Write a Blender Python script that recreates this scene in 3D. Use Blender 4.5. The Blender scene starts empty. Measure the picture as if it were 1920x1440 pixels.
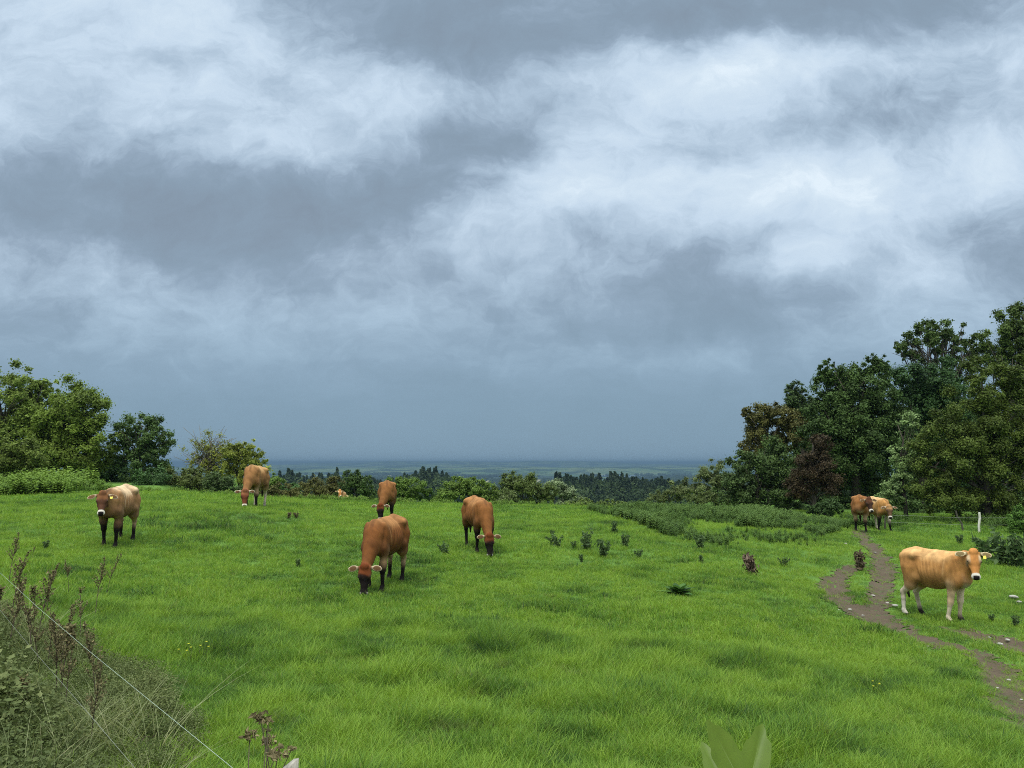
import bpy, math, random
import numpy as np
from mathutils import Vector, Matrix

random.seed(7); rng = np.random.default_rng(7)
S = bpy.context.scene
COL = S.collection
# ------------------------------------------------------------------ camera
EYE = 1.65                      # eye height above the ground under the camera
FPX, PITCH = 1442.0, math.radians(5.86)
cd = bpy.data.cameras.new('camera'); cam = bpy.data.objects.new('camera', cd); COL.objects.link(cam)
cd.sensor_width = 36.0; cd.lens = 36.0*FPX/1920.0; cd.clip_start = 0.05; cd.clip_end = 60000
cam.location = (0, 0, EYE); cam.rotation_euler = (math.pi/2+PITCH, 0, 0)
S.camera = cam
# ------------------------------------------------------------------ exposure and render
S.view_settings.view_transform = 'Standard'; S.view_settings.look = 'None'
S.view_settings.gamma = 1.0; S.view_settings.use_curve_mapping = False
S.view_settings.exposure = 0.28
S.render.engine = 'CYCLES'
cy = S.cycles
cy.max_bounces = 6; cy.diffuse_bounces = 3; cy.glossy_bounces = 2; cy.transmission_bounces = 4
cy.transparent_max_bounces = 8; cy.volume_bounces = 0
cy.use_denoising = False
try: cy.denoiser = 'OPENIMAGEDENOISE'; cy.denoising_input_passes = 'RGB_ALBEDO_NORMAL'
except Exception: pass
cy.sample_clamp_indirect = 6.0; cy.filter_width = 1.0
# ------------------------------------------------------------------ sun behind thick cloud
SUN_EL, SUN_AZ = math.radians(64), math.radians(205)     # azimuth measured clockwise from +Y (the view direction)
sd = bpy.data.lights.new('sun', 'SUN'); sun = bpy.data.objects.new('sun', sd); COL.objects.link(sun)
sd.energy = 1.5; sd.angle = math.radians(18); sd.color = (1.0, 0.97, 0.92)
sv = Vector((math.sin(SUN_AZ)*math.cos(SUN_EL), math.cos(SUN_AZ)*math.cos(SUN_EL), math.sin(SUN_EL)))
sun.rotation_euler = sv.to_track_quat('Z', 'Y').to_euler(); sun.location = (0, 0, 60)

# ------------------------------------------------------------------ picture helpers
def ray(px, py):
    cx, cyy = (px-960.0)/FPX, (720.0-py)/FPX
    y = math.cos(PITCH)-math.sin(PITCH)*cyy; z = math.sin(PITCH)+math.cos(PITCH)*cyy
    return cx/y, z/y
def at(px, py, d):
    a, b = ray(px, py)
    return np.array([a*d, d, EYE+b*d])

# ------------------------------------------------------------------ node helper
class NT:
    def __init__(s, tree): s.t = tree; s.n = tree.nodes; s.l = tree.links
    def add(s, kind, inp=None, **kw):
        nd = s.n.new(kind)
        for k, v in kw.items(): setattr(nd, k, v)
        for k, v in (inp or {}).items():
            sk = nd.inputs[k]
            if hasattr(v, 'is_linked') or isinstance(v, bpy.types.NodeSocket): s.l.new(v, sk)
            else: sk.default_value = v
        return nd
    def m(s, op, a, b=0.0, c=None, clamp=False):
        nd = s.n.new('ShaderNodeMath'); nd.operation = op; nd.use_clamp = clamp
        for i, v in enumerate((a, b, c)):
            if v is None: continue
            if isinstance(v, bpy.types.NodeSocket): s.l.new(v, nd.inputs[i])
            else: nd.inputs[i].default_value = v
        return nd.outputs[0]
    def v(s, op, a, b=(0, 0, 0), scale=None):
        nd = s.n.new('ShaderNodeVectorMath'); nd.operation = op
        for i, x in enumerate((a, b)):
            if isinstance(x, bpy.types.NodeSocket): s.l.new(x, nd.inputs[i])
            else: nd.inputs[i].default_value = x
        if scale is not None: nd.inputs['Scale'].default_value = scale
        return nd.outputs['Value'] if op in ('LENGTH', 'DOT_PRODUCT', 'DISTANCE') else nd.outputs[0]
    def mix(s, f, a, b, blend='MIX'):
        nd = s.n.new('ShaderNodeMix'); nd.data_type = 'RGBA'; nd.blend_type = blend
        for k, x in ((0, f), (6, a), (7, b)):
            if isinstance(x, bpy.types.NodeSocket): s.l.new(x, nd.inputs[k])
            else: nd.inputs[k].default_value = (*x, 1) if (k and len(x) == 3) else x
        return nd.outputs[2]
    def ramp(s, f, stops, interp='LINEAR'):
        nd = s.n.new('ShaderNodeValToRGB'); cr = nd.color_ramp; cr.interpolation = interp
        while len(cr.elements) < len(stops): cr.elements.new(0.5)
        for e, (p, c) in zip(cr.elements, stops): e.position = p; e.color = (*c, 1)
        s.l.new(f, nd.inputs[0]); return nd.outputs[0]
    def noise(s, vec, scale, detail=4, rough=0.55, dist=0.0):
        nd = s.add('ShaderNodeTexNoise', {'Scale': scale, 'Detail': detail, 'Roughness': rough, 'Distortion': dist})
        if vec is not None: s.l.new(vec, nd.inputs['Vector'])
        return nd
    def rangev(s, f, a, b, c, d, smooth=True):
        nd = s.n.new('ShaderNodeMapRange'); nd.interpolation_type = 'SMOOTHSTEP' if smooth else 'LINEAR'
        s.l.new(f, nd.inputs[0])
        for i, x in enumerate((a, b, c, d)): nd.inputs[i+1].default_value = x
        return nd.outputs[0]

# ------------------------------------------------------------------ the clouded sky
def build_world():
    w = bpy.data.worlds.new('World'); S.world = w; w.use_nodes = True
    T = NT(w.node_tree); T.n.clear()
    tc = T.add('ShaderNodeTexCoord').outputs['Generated']
    sp = T.add('ShaderNodeSeparateXYZ', {0: tc})
    x, y, z = sp.outputs
    yc = T.m('MAXIMUM', y, 0.08)
    u = T.m('DIVIDE', x, yc); v = T.m('DIVIDE', z, yc)
    uv = T.add('ShaderNodeCombineXYZ', {0: u, 1: v}).outputs[0]
    # a flat cloud layer seen in perspective
    zc = T.m('ADD', T.m('MAXIMUM', z, 0.0), 0.16)
    lay = T.add('ShaderNodeCombineXYZ', {0: T.m('DIVIDE', x, zc), 1: T.m('MULTIPLY', T.m('DIVIDE', y, zc), 1.25), 2: 0.0}).outputs[0]
    w1 = T.noise(uv, 3.2, 5, 0.55)
    w2 = T.noise(uv, 13.0, 4, 0.6)
    warp = T.v('SCALE', T.v('SUBTRACT', w1.outputs['Color'], (.5, .5, .5)), scale=0.17)
    warp2 = T.v('SCALE', T.v('SUBTRACT', w2.outputs['Color'], (.5, .5, .5)), scale=0.06)
    wuv = T.v('ADD', uv, T.v('ADD', T.v('MULTIPLY', warp, (1, .55, 0)), T.v('MULTIPLY', warp2, (1, .8, 0))))
    # base brightness by height above the horizon
    base = T.add('ShaderNodeFloatCurve', {'Value': T.m('MULTIPLY', T.m('MAXIMUM', v, 0.0), 1.4)})
    cv = base.mapping.curves[0]
    pts = [(0.0, .20), (.07, .19), (.14, .25), (.22, .37), (.32, .46), (.46, .54), (.65, .59), (1.0, .64)]
    while len(cv.points) < len(pts): cv.points.new(.5, .5)
    for p, q in zip(cv.points, pts): p.location = q
    base.mapping.update()
    acc = base.outputs[0]
    B = [  # px, py, half-width, half-height, tilt (deg, + = right end up), strength
        (1060, 38, 540, 92, 5, -.70), (1660, -5, 380, 66, 3, -.62), (760, 20, 240, 84, -14, -.55),
        (300, 405, 460, 100, -7, -.52), (640, 390, 300, 80, 14, -.42), (860, 300, 250, 80, 24, -.46), (980, 235, 140, 90, 35, -.40), (150, 370, 300, 60, 0, -.2),
        (90, 360, 260, 80, 0, -.16), (60, 520, 280, 90, 0, -.12),
        (1580, 195, 230, 60, 6, -.46), (1720, 255, 190, 50, 0, -.38), (1900, 200, 90, 60, 0, -.2), (1900, 450, 180, 120, 0, -.26),
        (1260, 590, 340, 55, 2, -.30), (1330, 500, 260, 60, -8, -.14), (1340, 285, 110, 26, 5, -.2), (420, 110, 110, 45, 0, -.10),
        (1500, 430, 70, 40, 30, -.12), (230, 20, 60, 40, 0, -.1), (880, 200, 200, 60, 0, -.1),
        (80, 60, 230, 90, 0, .08), (380, 25, 190, 55, 0, .24), (480, 100, 40, 34, 0, .2), (690, 125, 150, 75, -12, .24),
        (330, 190, 220, 60, 0, .04),
        (1230, 170, 290, 80, 8, .44), (1130, 130, 90, 50, 15, .2), (1470, 90, 260, 50, 4, .22), (1780, 110, 200, 50, 0, .16),
        (1060, 330, 190, 48, 0, .32), (1330, 350, 420, 62, 2, .34), (1700, 330, 300, 62, 12, .34), (1870, 270, 140, 60, 0, .28),
        (1490, 490, 62, 30, 12, .36), (1560, 430, 110, 60, 40, .28), (1690, 530, 100, 34, 22, .24), (930, 320, 60, 24, 0, .2),
        (900, 400, 260, 45, 8, .16), (540, 495, 330, 42, 8, .20), (620, 590, 220, 30, 0, .08), (1180, 670, 330, 30, 0, .06), (1540, 620, 330, 40, 6, .12),
    ]
    for (px, py, rx, ry, rot, amp) in B:
        cu, cvv = ray(px, py)
        mp = T.add('ShaderNodeMapping', {'Vector': wuv, 'Location': (cu, cvv, 0), 'Rotation': (0, 0, math.radians(rot)),
                                          'Scale': (1.55*rx/FPX, 1.6*ry/FPX, 1)}, vector_type='TEXTURE')
        r = T.v('LENGTH', mp.outputs[0])
        acc = T.m('ADD', acc, T.rangev(r, 0.1, 1.2, amp*AMP, 0.0))
    # billows
    d1 = T.noise(lay, 1.7, 9, 0.58, 0.25); d2 = T.noise(lay, 5.5, 7, 0.62, 0.5)
    det = T.m('ADD', T.m('MULTIPLY', T.m('SUBTRACT', d1.outputs[0], .5), .62), T.m('MULTIPLY', T.m('SUBTRACT', d2.outputs[0], .5), .30))
    p1 = T.noise(T.v('MULTIPLY', wuv, (1, 1.5, 1)), 4.2, 10, 0.64, 0.35); p2 = T.noise(T.v('MULTIPLY', wuv, (1, 1.3, 1)), 12.0, 7, 0.66, 0.6)
    puff = T.m('ADD', T.m('MULTIPLY', T.m('SUBTRACT', p1.outputs[0], .5), 1.05), T.m('MULTIPLY', T.m('SUBTRACT', p2.outputs[0], .5), .50))
    det = T.m('ADD', T.m('MULTIPLY', det, .45), puff)
    fade = T.rangev(v, 0.02, 0.34, 0.16, 1.0)
    acc = T.m('ADD', acc, T.m('MULTIPLY', det, fade))
    lo_ = T.m('MULTIPLY', T.m('MINIMUM', T.m('SUBTRACT', acc, .22), 0.0), .55)      # the darkest bases keep their modelling
    acc2 = T.m('ADD', T.m('MULTIPLY', T.m('ADD', T.m('MAXIMUM', acc, .22), lo_), .84), .16)
    col = T.ramp(acc2, [(0.0, (.145, .190, .245)), (.18, (.192, .246, .310)), (.32, (.215, .288, .366)), (.42, (.25, .33, .42)), (.56, (.35, .45, .555)),
                       (.73, (.48, .59, .70)), (.90, (.56, .665, .755)), (1.0, (.66, .755, .825))])
    col = T.mix(T.rangev(v, .02, .30, 1, 0), col, T.v('MULTIPLY', col, (.86, .98, 1.0)))       # rain-blue towards the horizon
    # the cloud deck is brightest towards the zenith, boosted above the view to light the ground
    zb = T.rangev(z, 0.56, 0.95, 1.0, ZENITH)
    col = T.v('MULTIPLY', col, T.add('ShaderNodeCombineXYZ', {0: zb, 1: zb, 2: T.m('MULTIPLY', T.m('ADD', zb, .12), .9)}).outputs[0])
    sky = T.add('ShaderNodeTexSky', sky_type='NISHITA', sun_disc=False, sun_elevation=SUN_EL, sun_rotation=SUN_AZ)
    clear = T.v('SCALE', sky.outputs[0], scale=0.10)
    thin = T.rangev(acc, 0.9, 1.3, 0.98, 0.85)
    mixed = T.mix(thin, clear, col)
    bg = T.add('ShaderNodeBackground', {'Color': mixed, 'Strength': 1.0})
    T.add('ShaderNodeOutputWorld', {'Surface': bg.outputs[0]})
    w.cycles.sampling_method = 'MANUAL'; w.cycles.sample_map_resolution = 512
ZENITH = 3.6; AMP = 0.53
build_world()
# ------------------------------------------------------------------ numeric helpers
_tab = np.random.default_rng(3).random((256, 256))
def vnoise(x, y, s=0):
    x = np.asarray(x, float)+s*17.3; y = np.asarray(y, float)+s*9.7
    xi = np.floor(x).astype(int); yi = np.floor(y).astype(int); fx = x-xi; fy = y-yi
    fx = fx*fx*(3-2*fx); fy = fy*fy*(3-2*fy)
    g = lambda a, b: _tab[a & 255, b & 255]
    return (g(xi, yi)*(1-fx)+g(xi+1, yi)*fx)*(1-fy)+(g(xi, yi+1)*(1-fx)+g(xi+1, yi+1)*fx)*fy
def fbm(x, y, o=4, s=0):
    r = 0; a = .5; n = 0
    for i in range(o):
        r = r+a*vnoise(x*2**i, y*2**i, s+i*3); n += a; a *= .5
    return r/n
def sstep(a, b, x):
    t = np.clip((x-a)/(b-a), 0, 1); return t*t*(3-2*t)

# ------------------------------------------------------------------ the lie of the land (heights relative to the eye)
_cp = np.array([(0, 0, -1.65), (-.7, 2.2, -1.66), (-4, 6.4, -1.62), (0, 5, -1.93), (4, 5, -2.2), (-3, 4.5, -1.66), (-8, 4, -1.2), (9, 3, -2.5),
    (-2.1, 12.6, -2.07), (7, 12.4, -2.60), (-7.6, 14.8, -1.62), (-7.8, 23, -1.30), (-.7, 16.6, -1.93), (-4.1, 25, -1.82), (13.8, 28.8, -2.62),
    (-20, 30, -1.3), (-14, 32, -1.2), (-9.2, 33, -1.62), (-3.9, 35, -1.87), (.9, 33, -1.90), (4.3, 33, -2.0), (9, 33, -2.15),
    (6.7, 22, -2.08), (11.4, 28, -2.2), (18.5, 30, -2.75), (6, 13.5, -2.60), (5.6, 8.5, -2.52), (4.3, 14, -2.27), (20, 14, -2.9), (26, 32, -2.8),
    (-20, 15, -1.2), (-28, 32, -1.25), (-24, 6, -1.1), (26, 4, -2.9), (0, -6, -1.6), (15, 20, -2.72), (-14, 22, -1.35)])
def _phi(r2): return np.where(r2 > 1e-9, r2*np.log(r2+1e-12)*.5, 0)
def _tps_fit():
    P = _cp[:, :2]; n = len(P)
    K = _phi(((P[:, None]-P[None])**2).sum(-1))+np.eye(n)*1.5
    A = np.zeros((n+3, n+3)); A[:n, :n] = K; A[:n, n] = 1; A[:n, n+1:] = P; A[n, :n] = 1; A[n+1:, :n] = P.T
    return np.linalg.solve(A, np.concatenate([_cp[:, 2], np.zeros(3)]))
_w = _tps_fit()
_ft = np.array([0, 4, 12, 35, 90, 200, 400, 700, 1500, 3000, 8000, 60000]); _fz = np.array([0, -.3, -2.3, -7, -14, -20, -26, -40, -64, -74, -80, -80])
def H(x, y):
    x = np.asarray(x, float); y = np.asarray(y, float); sh = np.broadcast(x, y).shape
    x = np.broadcast_to(x, sh).ravel(); y = np.broadcast_to(y, sh).ravel()
    xc = np.clip(x, -28, 28); yc = np.clip(y, -6, 37)
    z = np.full(x.shape, _w[-3])+_w[-2]*xc+_w[-1]*yc
    for i in range(len(_cp)): z += _w[i]*_phi((xc-_cp[i, 0])**2+(yc-_cp[i, 1])**2)
    r = np.hypot(x, y)
    crest = 36+34*np.maximum(sstep(-17, -24, x), sstep(13, 19, x))
    t = np.maximum(0, r-crest)+np.maximum(0, -y-20)*.3
    z += np.interp(t, _ft, _fz)
    near = np.clip(1-(r-30)/30, 0, 1)
    z += near*(.10*(fbm(x*.35, y*.35, 3, 1)-.5)+.055*(fbm(x*1.3, y*1.3, 3, 2)-.5))
    far = sstep(80, 600, t)
    z += far*(8*(fbm(x/700., y/700., 3, 4)-.5))
    return (z+EYE).reshape(sh)
def Hs(x, y): return float(H(np.array([x]), np.array([y]))[0])
def gp(px, py):
    """where the sight line of a picture point meets the ground"""
    a, b = ray(px, py); d = np.linspace(3, 60, 1200)
    zz = H(a*d, d)-(EYE+b*d)
    k = np.argmax(zz > 0) if (zz > 0).any() else len(d)-1
    d0 = d[max(k-1, 0)]; d1 = d[k]
    for _ in range(12):
        m = .5*(d0+d1)
        if Hs(a*m, m)-(EYE+b*m) > 0: d1 = m
        else: d0 = m
    return np.array([a*d1, d1, Hs(a*d1, d1)])

# ------------------------------------------------------------------ mesh and material helpers
def mesh_from(name, verts, faces, mat=None, parent=None, smooth=False, attrs=None, link=True):
    me = bpy.data.meshes.new(name)
    verts = np.asarray(verts, np.float32)
    if isinstance(faces, np.ndarray):
        n, k = faces.shape
        me.vertices.add(len(verts)); me.vertices.foreach_set('co', verts.ravel())
        me.loops.add(n*k); me.loops.foreach_set('vertex_index', faces.astype(np.int32).ravel())
        me.polygons.add(n); me.polygons.foreach_set('loop_start', np.arange(0, n*k, k, dtype=np.int32))
        me.polygons.foreach_set('use_smooth', np.full(n, smooth))
        me.update(calc_edges=True)
    else:
        me.from_pydata([tuple(v) for v in verts.tolist()], [], faces); me.update()
        if smooth:
            for p in me.polygons: p.use_smooth = True
    for k, (dom, typ, arr) in (attrs or {}).items():
        a = me.attributes.new(k, typ, dom)
        arr = np.asarray(arr, np.float32)
        if typ == 'FLOAT': a.data.foreach_set('value', arr.ravel())
        elif typ == 'FLOAT_COLOR': a.data.foreach_set('color', arr.ravel())
        elif typ == 'FLOAT_VECTOR': a.data.foreach_set('vector', arr.ravel())
    if mat: me.materials.append(mat)
    o = bpy.data.objects.new(name, me)
    if link: COL.objects.link(o)
    if parent is not None: o.parent = parent
    return o
def tag(o, label=None, cat=None, group=None, kind=None):
    if label: o['label'] = label
    if cat: o['category'] = cat
    if group: o['group'] = group
    if kind: o['kind'] = kind
    return o
def empty(name, loc=(0, 0, 0), rz=0.0):
    o = bpy.data.objects.new(name, None); COL.objects.link(o); o.location = tuple(float(c) for c in loc); o.rotation_euler = (0, 0, rz); o.empty_display_size = .2
    return o
class MB:
    def __init__(s): s.v = []; s.f = []; s.n = 0; s.a = []
    def add(s, v, f, a=None):
        v = np.asarray(v, float); s.v.append(v); s.f += [tuple(int(i)+s.n for i in q) for q in f]; s.n += len(v)
        s.a.append(np.full(len(v), 0.5 if a is None else a) if np.isscalar(a) or a is None else np.asarray(a))
    def tube(s, pts, rad, seg=6, a=None, cap=True):
        pts = np.asarray(pts, float); rad = np.broadcast_to(rad, len(pts)); n = len(pts)
        ang = np.linspace(0, 2*np.pi, seg, endpoint=False); V = []
        t0 = pts[1]-pts[0]; ref = np.array([0, 0, 1.]) if abs(t0[2]) < .9*np.linalg.norm(t0) else np.array([1., 0, 0])
        for i in range(n):
            t = pts[min(i+1, n-1)]-pts[max(i-1, 0)]; t = t/(np.linalg.norm(t)+1e-9)
            u = np.cross(ref, t); u /= (np.linalg.norm(u)+1e-9); w = np.cross(t, u)
            V.append(pts[i]+rad[i]*(np.cos(ang)[:, None]*u+np.sin(ang)[:, None]*w))
        F = [(i*seg+j, i*seg+(j+1) % seg, (i+1)*seg+(j+1) % seg, (i+1)*seg+j) for i in range(n-1) for j in range(seg)]
        if cap: F += [tuple(range(seg))[::-1], tuple(range((n-1)*seg, n*seg))]
        s.add(np.concatenate(V), F, a)
    def build(s, name, mat, parent=None, smooth=True, link=True):
        return mesh_from(name, np.concatenate(s.v), s.f, mat, parent, smooth, {'tint': ('POINT', 'FLOAT', np.concatenate(s.a))}, link)
def new_mat(name):
    m = bpy.data.materials.new(name); m.use_nodes = True; T = NT(m.node_tree); T.n.clear(); return m, T
def finish(T, col, rough=.8, spec=.3, trans=0.0, bump=None, tcol=None):
    b = T.add('ShaderNodeBsdfPrincipled', {'Base Color': col, 'Roughness': rough, 'Specular IOR Level': spec})
    if bump is not None: T.l.new(bump, b.inputs['Normal'])
    out = b.outputs[0]
    if trans > 0:
        t = T.add('ShaderNodeBsdfTranslucent', {'Color': tcol if tcol is not None else col})
        mx = T.add('ShaderNodeMixShader', {0: trans}); T.l.new(out, mx.inputs[1]); T.l.new(t.outputs[0], mx.inputs[2]); out = mx.outputs[0]
    T.add('ShaderNodeOutputMaterial', {'Surface': out})
def C3(c): return (c[0], c[1], c[2], 1)
def leaf_mat(name, a, b, c=None, rough=.6, trans=.3, spec=.2):
    """a = darker leaves, b = lighter leaves, tint attribute picks between them"""
    m, T = new_mat(name)
    at_ = T.add('ShaderNodeAttribute', attribute_name='tint').outputs['Fac']
    g = T.add('ShaderNodeNewGeometry').outputs['Position']
    n = T.noise(g, .55, 2, .5).outputs[0]
    f = T.m('ADD', at_, T.m('MULTIPLY', T.m('SUBTRACT', n, .5), .7), clamp=True)
    stops = [(0, a), (1, b)] if c is None else [(0, a), (.6, b), (1, c)]
    finish(T, T.ramp(f, stops), rough, spec, trans)
    return m
def bark_mat(name, a, b, sc=18):
    m, T = new_mat(name)
    g = T.add('ShaderNodeNewGeometry').outputs['Position']
    n = T.noise(T.v('MULTIPLY', g, (1, 1, .3)), sc, 4, .6).outputs[0]
    bp = T.add('ShaderNodeBump', {'Strength': .5, 'Distance': .02, 'Height': n}).outputs[0]
    finish(T, T.ramp(n, [(.3, a), (.7, b)]), .9, .2, bump=bp)
    return m
BARK = bark_mat('bark', (.035, .028, .02), (.10, .085, .065))
BARK_PALE = bark_mat('bark_pale', (.10, .09, .07), (.24, .215, .17))

# ------------------------------------------------------------------ the path (picture points of its course, half-width in metres)
PATHS = [
    ([(1606, 992), (1618, 1008), (1640, 1030), (1656, 1060), (1656, 1090), (1648, 1118), (1640, 1142)], [.20, .23, .27, .29, .25, .22, .26]),
    ([(1618, 1055), (1588, 1068), (1568, 1084), (1563, 1106), (1580, 1130), (1625, 1150), (1668, 1172), (1708, 1192), (1760, 1212)], [.10, .18, .22, .27, .36, .42, .36, .27, .19]),
    ([(1800, 1182), (1850, 1196), (1925, 1216), (2020, 1240), (2150, 1262)], [.26, .42, .50, .52, .55]),
    ([(1740, 1203), (1790, 1214), (1830, 1224), (1880, 1262), (1915, 1312), (1990, 1380)], [.16, .17, .20, .30, .36, .38]),
]
_pw = []
for pp, ww in PATHS:
    g = np.array([gp(*q)[:2] for q in pp]); _pw.append((g, np.array(ww)))
def path_sd(x, y):
    """signed distance to the trodden path, negative inside"""
    x = np.asarray(x, float); y = np.asarray(y, float); best = np.full(x.shape, 50.)
    for g, w in _pw:
        for i in range(len(g)-1):
            a = g[i]; b = g[i+1]; ab = b-a; L2 = (ab**2).sum()+1e-9
            t = np.clip(((x-a[0])*ab[0]+(y-a[1])*ab[1])/L2, 0, 1)
            d = np.hypot(x-a[0]-t*ab[0], y-a[1]-t*ab[1])-(w[i]+t*(w[i+1]-w[i]))
            best = np.minimum(best, d)
    return best
def path_mask(x, y):
    n = fbm(np.asarray(x)*1.7, np.asarray(y)*1.7, 3, 8)-.5; n2 = fbm(np.asarray(x)*7., np.asarray(y)*7., 2, 9)-.5
    return path_sd(x, y)+.26*n+.26*n2+.16*(fbm(np.asarray(x)*19., np.asarray(y)*19., 2, 10)-.5)

def build_ground():
    # one sheet in rings, fine near the camera, out to the horizon and all the way round
    th_f = np.radians(np.linspace(-52, 52, 420)); th_b = np.radians(np.linspace(52, 308, 90))[1:-1]
    th = np.concatenate([th_f, th_b]); nt = len(th)
    r = np.concatenate([[.6], np.geomspace(1.0, 60, 300), np.geomspace(61, 24000, 130)]); nr = len(r)
    R, TH = np.meshgrid(r, th, indexing='ij'); X = R*np.sin(TH); Y = R*np.cos(TH)
    Z = H(X, Y); Z -= np.clip(.05*(-path_sd(X, Y)/.25), 0, .05)
    V = np.stack([X, Y, Z], -1).reshape(-1, 3); V = np.vstack([V, [[0, 0, Hs(0, 0)]]])
    i = np.arange(nr-1)[:, None]; j = np.arange(nt)[None]; j2 = (j+1) % nt
    F = np.stack([i*nt+j, i*nt+j2, (i+1)*nt+j2, (i+1)*nt+j], -1).reshape(-1, 4)[:, ::-1]
    c = len(V)-1; jj = np.arange(nt); F = np.vstack([F, np.stack([jj, (jj+1) % nt, np.full(nt, c), np.full(nt, c)], -1)[:, ::-1]]) if False else F
    m, T = new_mat('pasture_soil')
    g = T.add('ShaderNodeNewGeometry').outputs['Position']
    dist = T.v('LENGTH', g)
    n1 = T.noise(g, .45, 5, .6).outputs[0]; n2 = T.noise(g, 7.0, 5, .65).outputs[0]; n3 = T.noise(g, 40., 3, .6).outputs[0]
    near = T.mix(T.m('ADD', T.m('MULTIPLY', n2, .6), T.m('MULTIPLY', n3, .4)), (.030, .062, .012), (.105, .20, .030))
    near = T.mix(T.rangev(n1, .35, .65, 0, .5), near, (.14, .25, .035))
    # the patchwork of fields and woods on the plain
    vo = T.add('ShaderNodeTexVoronoi', {'Vector': T.v('MULTIPLY', T.v('ADD', g, T.v('SCALE', T.noise(g, .0012, 3, .5).outputs['Color'], scale=300)), (1, .8, 0)), 'Scale': .0022, 'Randomness': .9}, feature='F1')
    fc = T.add('ShaderNodeSeparateColor', {0: vo.outputs['Color']}).outputs[0]
    fields = T.ramp(fc, [(0, (.022, .04, .016)), (.26, (.06, .11, .035)), (.34, (.10, .14, .05)), (.44, (.05, .09, .03)), (.56, (.022, .04, .015)), (.72, (.025, .05, .018)), (.75, (.30, .26, .13)), (.86, (.12, .17, .05)), (1, (.05, .08, .03))], 'CONSTANT')
    wood = T.rangev(T.noise(g, .0035, 4, .6).outputs[0], .46, .52, 0, 1)
    fields = T.mix(wood, fields, (.018, .034, .014))
    farf = T.rangev(dist, 110, 500, 0, 1)
    col = T.mix(farf, near, fields)
    bp = T.add('ShaderNodeBump', {'Strength': .6, 'Distance': .05, 'Height': n2}).outputs[0]
    finish(T, col, .9, .15, bump=bp)
    o = mesh_from('pasture', V, F, m, None, True); tag(o, kind='structure')
    # dirt path as a thin sheet of worn earth
    res = .026; objs = []
    allp = np.vstack([g_ for g_, _ in _pw]); x0, y0 = allp.min(0)-1; x1, y1 = allp.max(0)+1
    xs = np.arange(x0, x1, res); ys = np.arange(y0, y1, res)
    XX, YY = np.meshgrid(xs, ys, indexing='ij'); M = path_mask(XX, YY)
    cell = (M[:-1, :-1] < 0) & (M[1:, :-1] < 0) & (M[:-1, 1:] < 0) & (M[1:, 1:] < 0)
    used = np.zeros(XX.shape, bool); a, b = np.nonzero(cell)
    for da in (0, 1):
        for db in (0, 1): used[a+da, b+db] = True
    idx = -np.ones(XX.shape, int); idx[used] = np.arange(used.sum())
    px_, py_ = XX[used], YY[used]; dep = np.clip(.05*(-path_sd(px_, py_)/.25), 0, .05)
    lump = .035*(fbm(px_*5, py_*5, 4, 12)-.5)+.02*(fbm(px_*16, py_*16, 3, 14)-.5)
    zz = H(px_, py_)-dep+.014+lump*sstep(0, .12, -M[used])
    F = np.stack([idx[a, b], idx[a+1, b], idx[a+1, b+1], idx[a, b+1]], -1)
    m, T = new_mat('worn_earth')
    g = T.add('ShaderNodeNewGeometry').outputs['Position']
    n = T.noise(g, 3.5, 6, .65).outputs[0]; n2 = T.noise(g, 28, 4, .7).outputs[0]
    col = T.mix(T.m('ADD', T.m('MULTIPLY', n, .55), T.m('MULTIPLY', n2, .45)), (.028, .020, .013), (.165, .118, .074))
    gr = T.rangev(T.noise(g, 5.0, 4, .7).outputs[0], .57, .66, 0, .8)
    col = T.mix(gr, col, (.07, .12, .03))
    bp = T.add('ShaderNodeBump', {'Strength': .9, 'Distance': .03, 'Height': T.m('ADD', n, T.m('MULTIPLY', n2, .4))}).outputs[0]
    finish(T, col, .92, .2, bump=bp)
    o = mesh_from('dirt_path', np.stack([px_, py_, zz], -1), F, m, None, True); tag(o, kind='structure')
build_ground()

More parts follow.
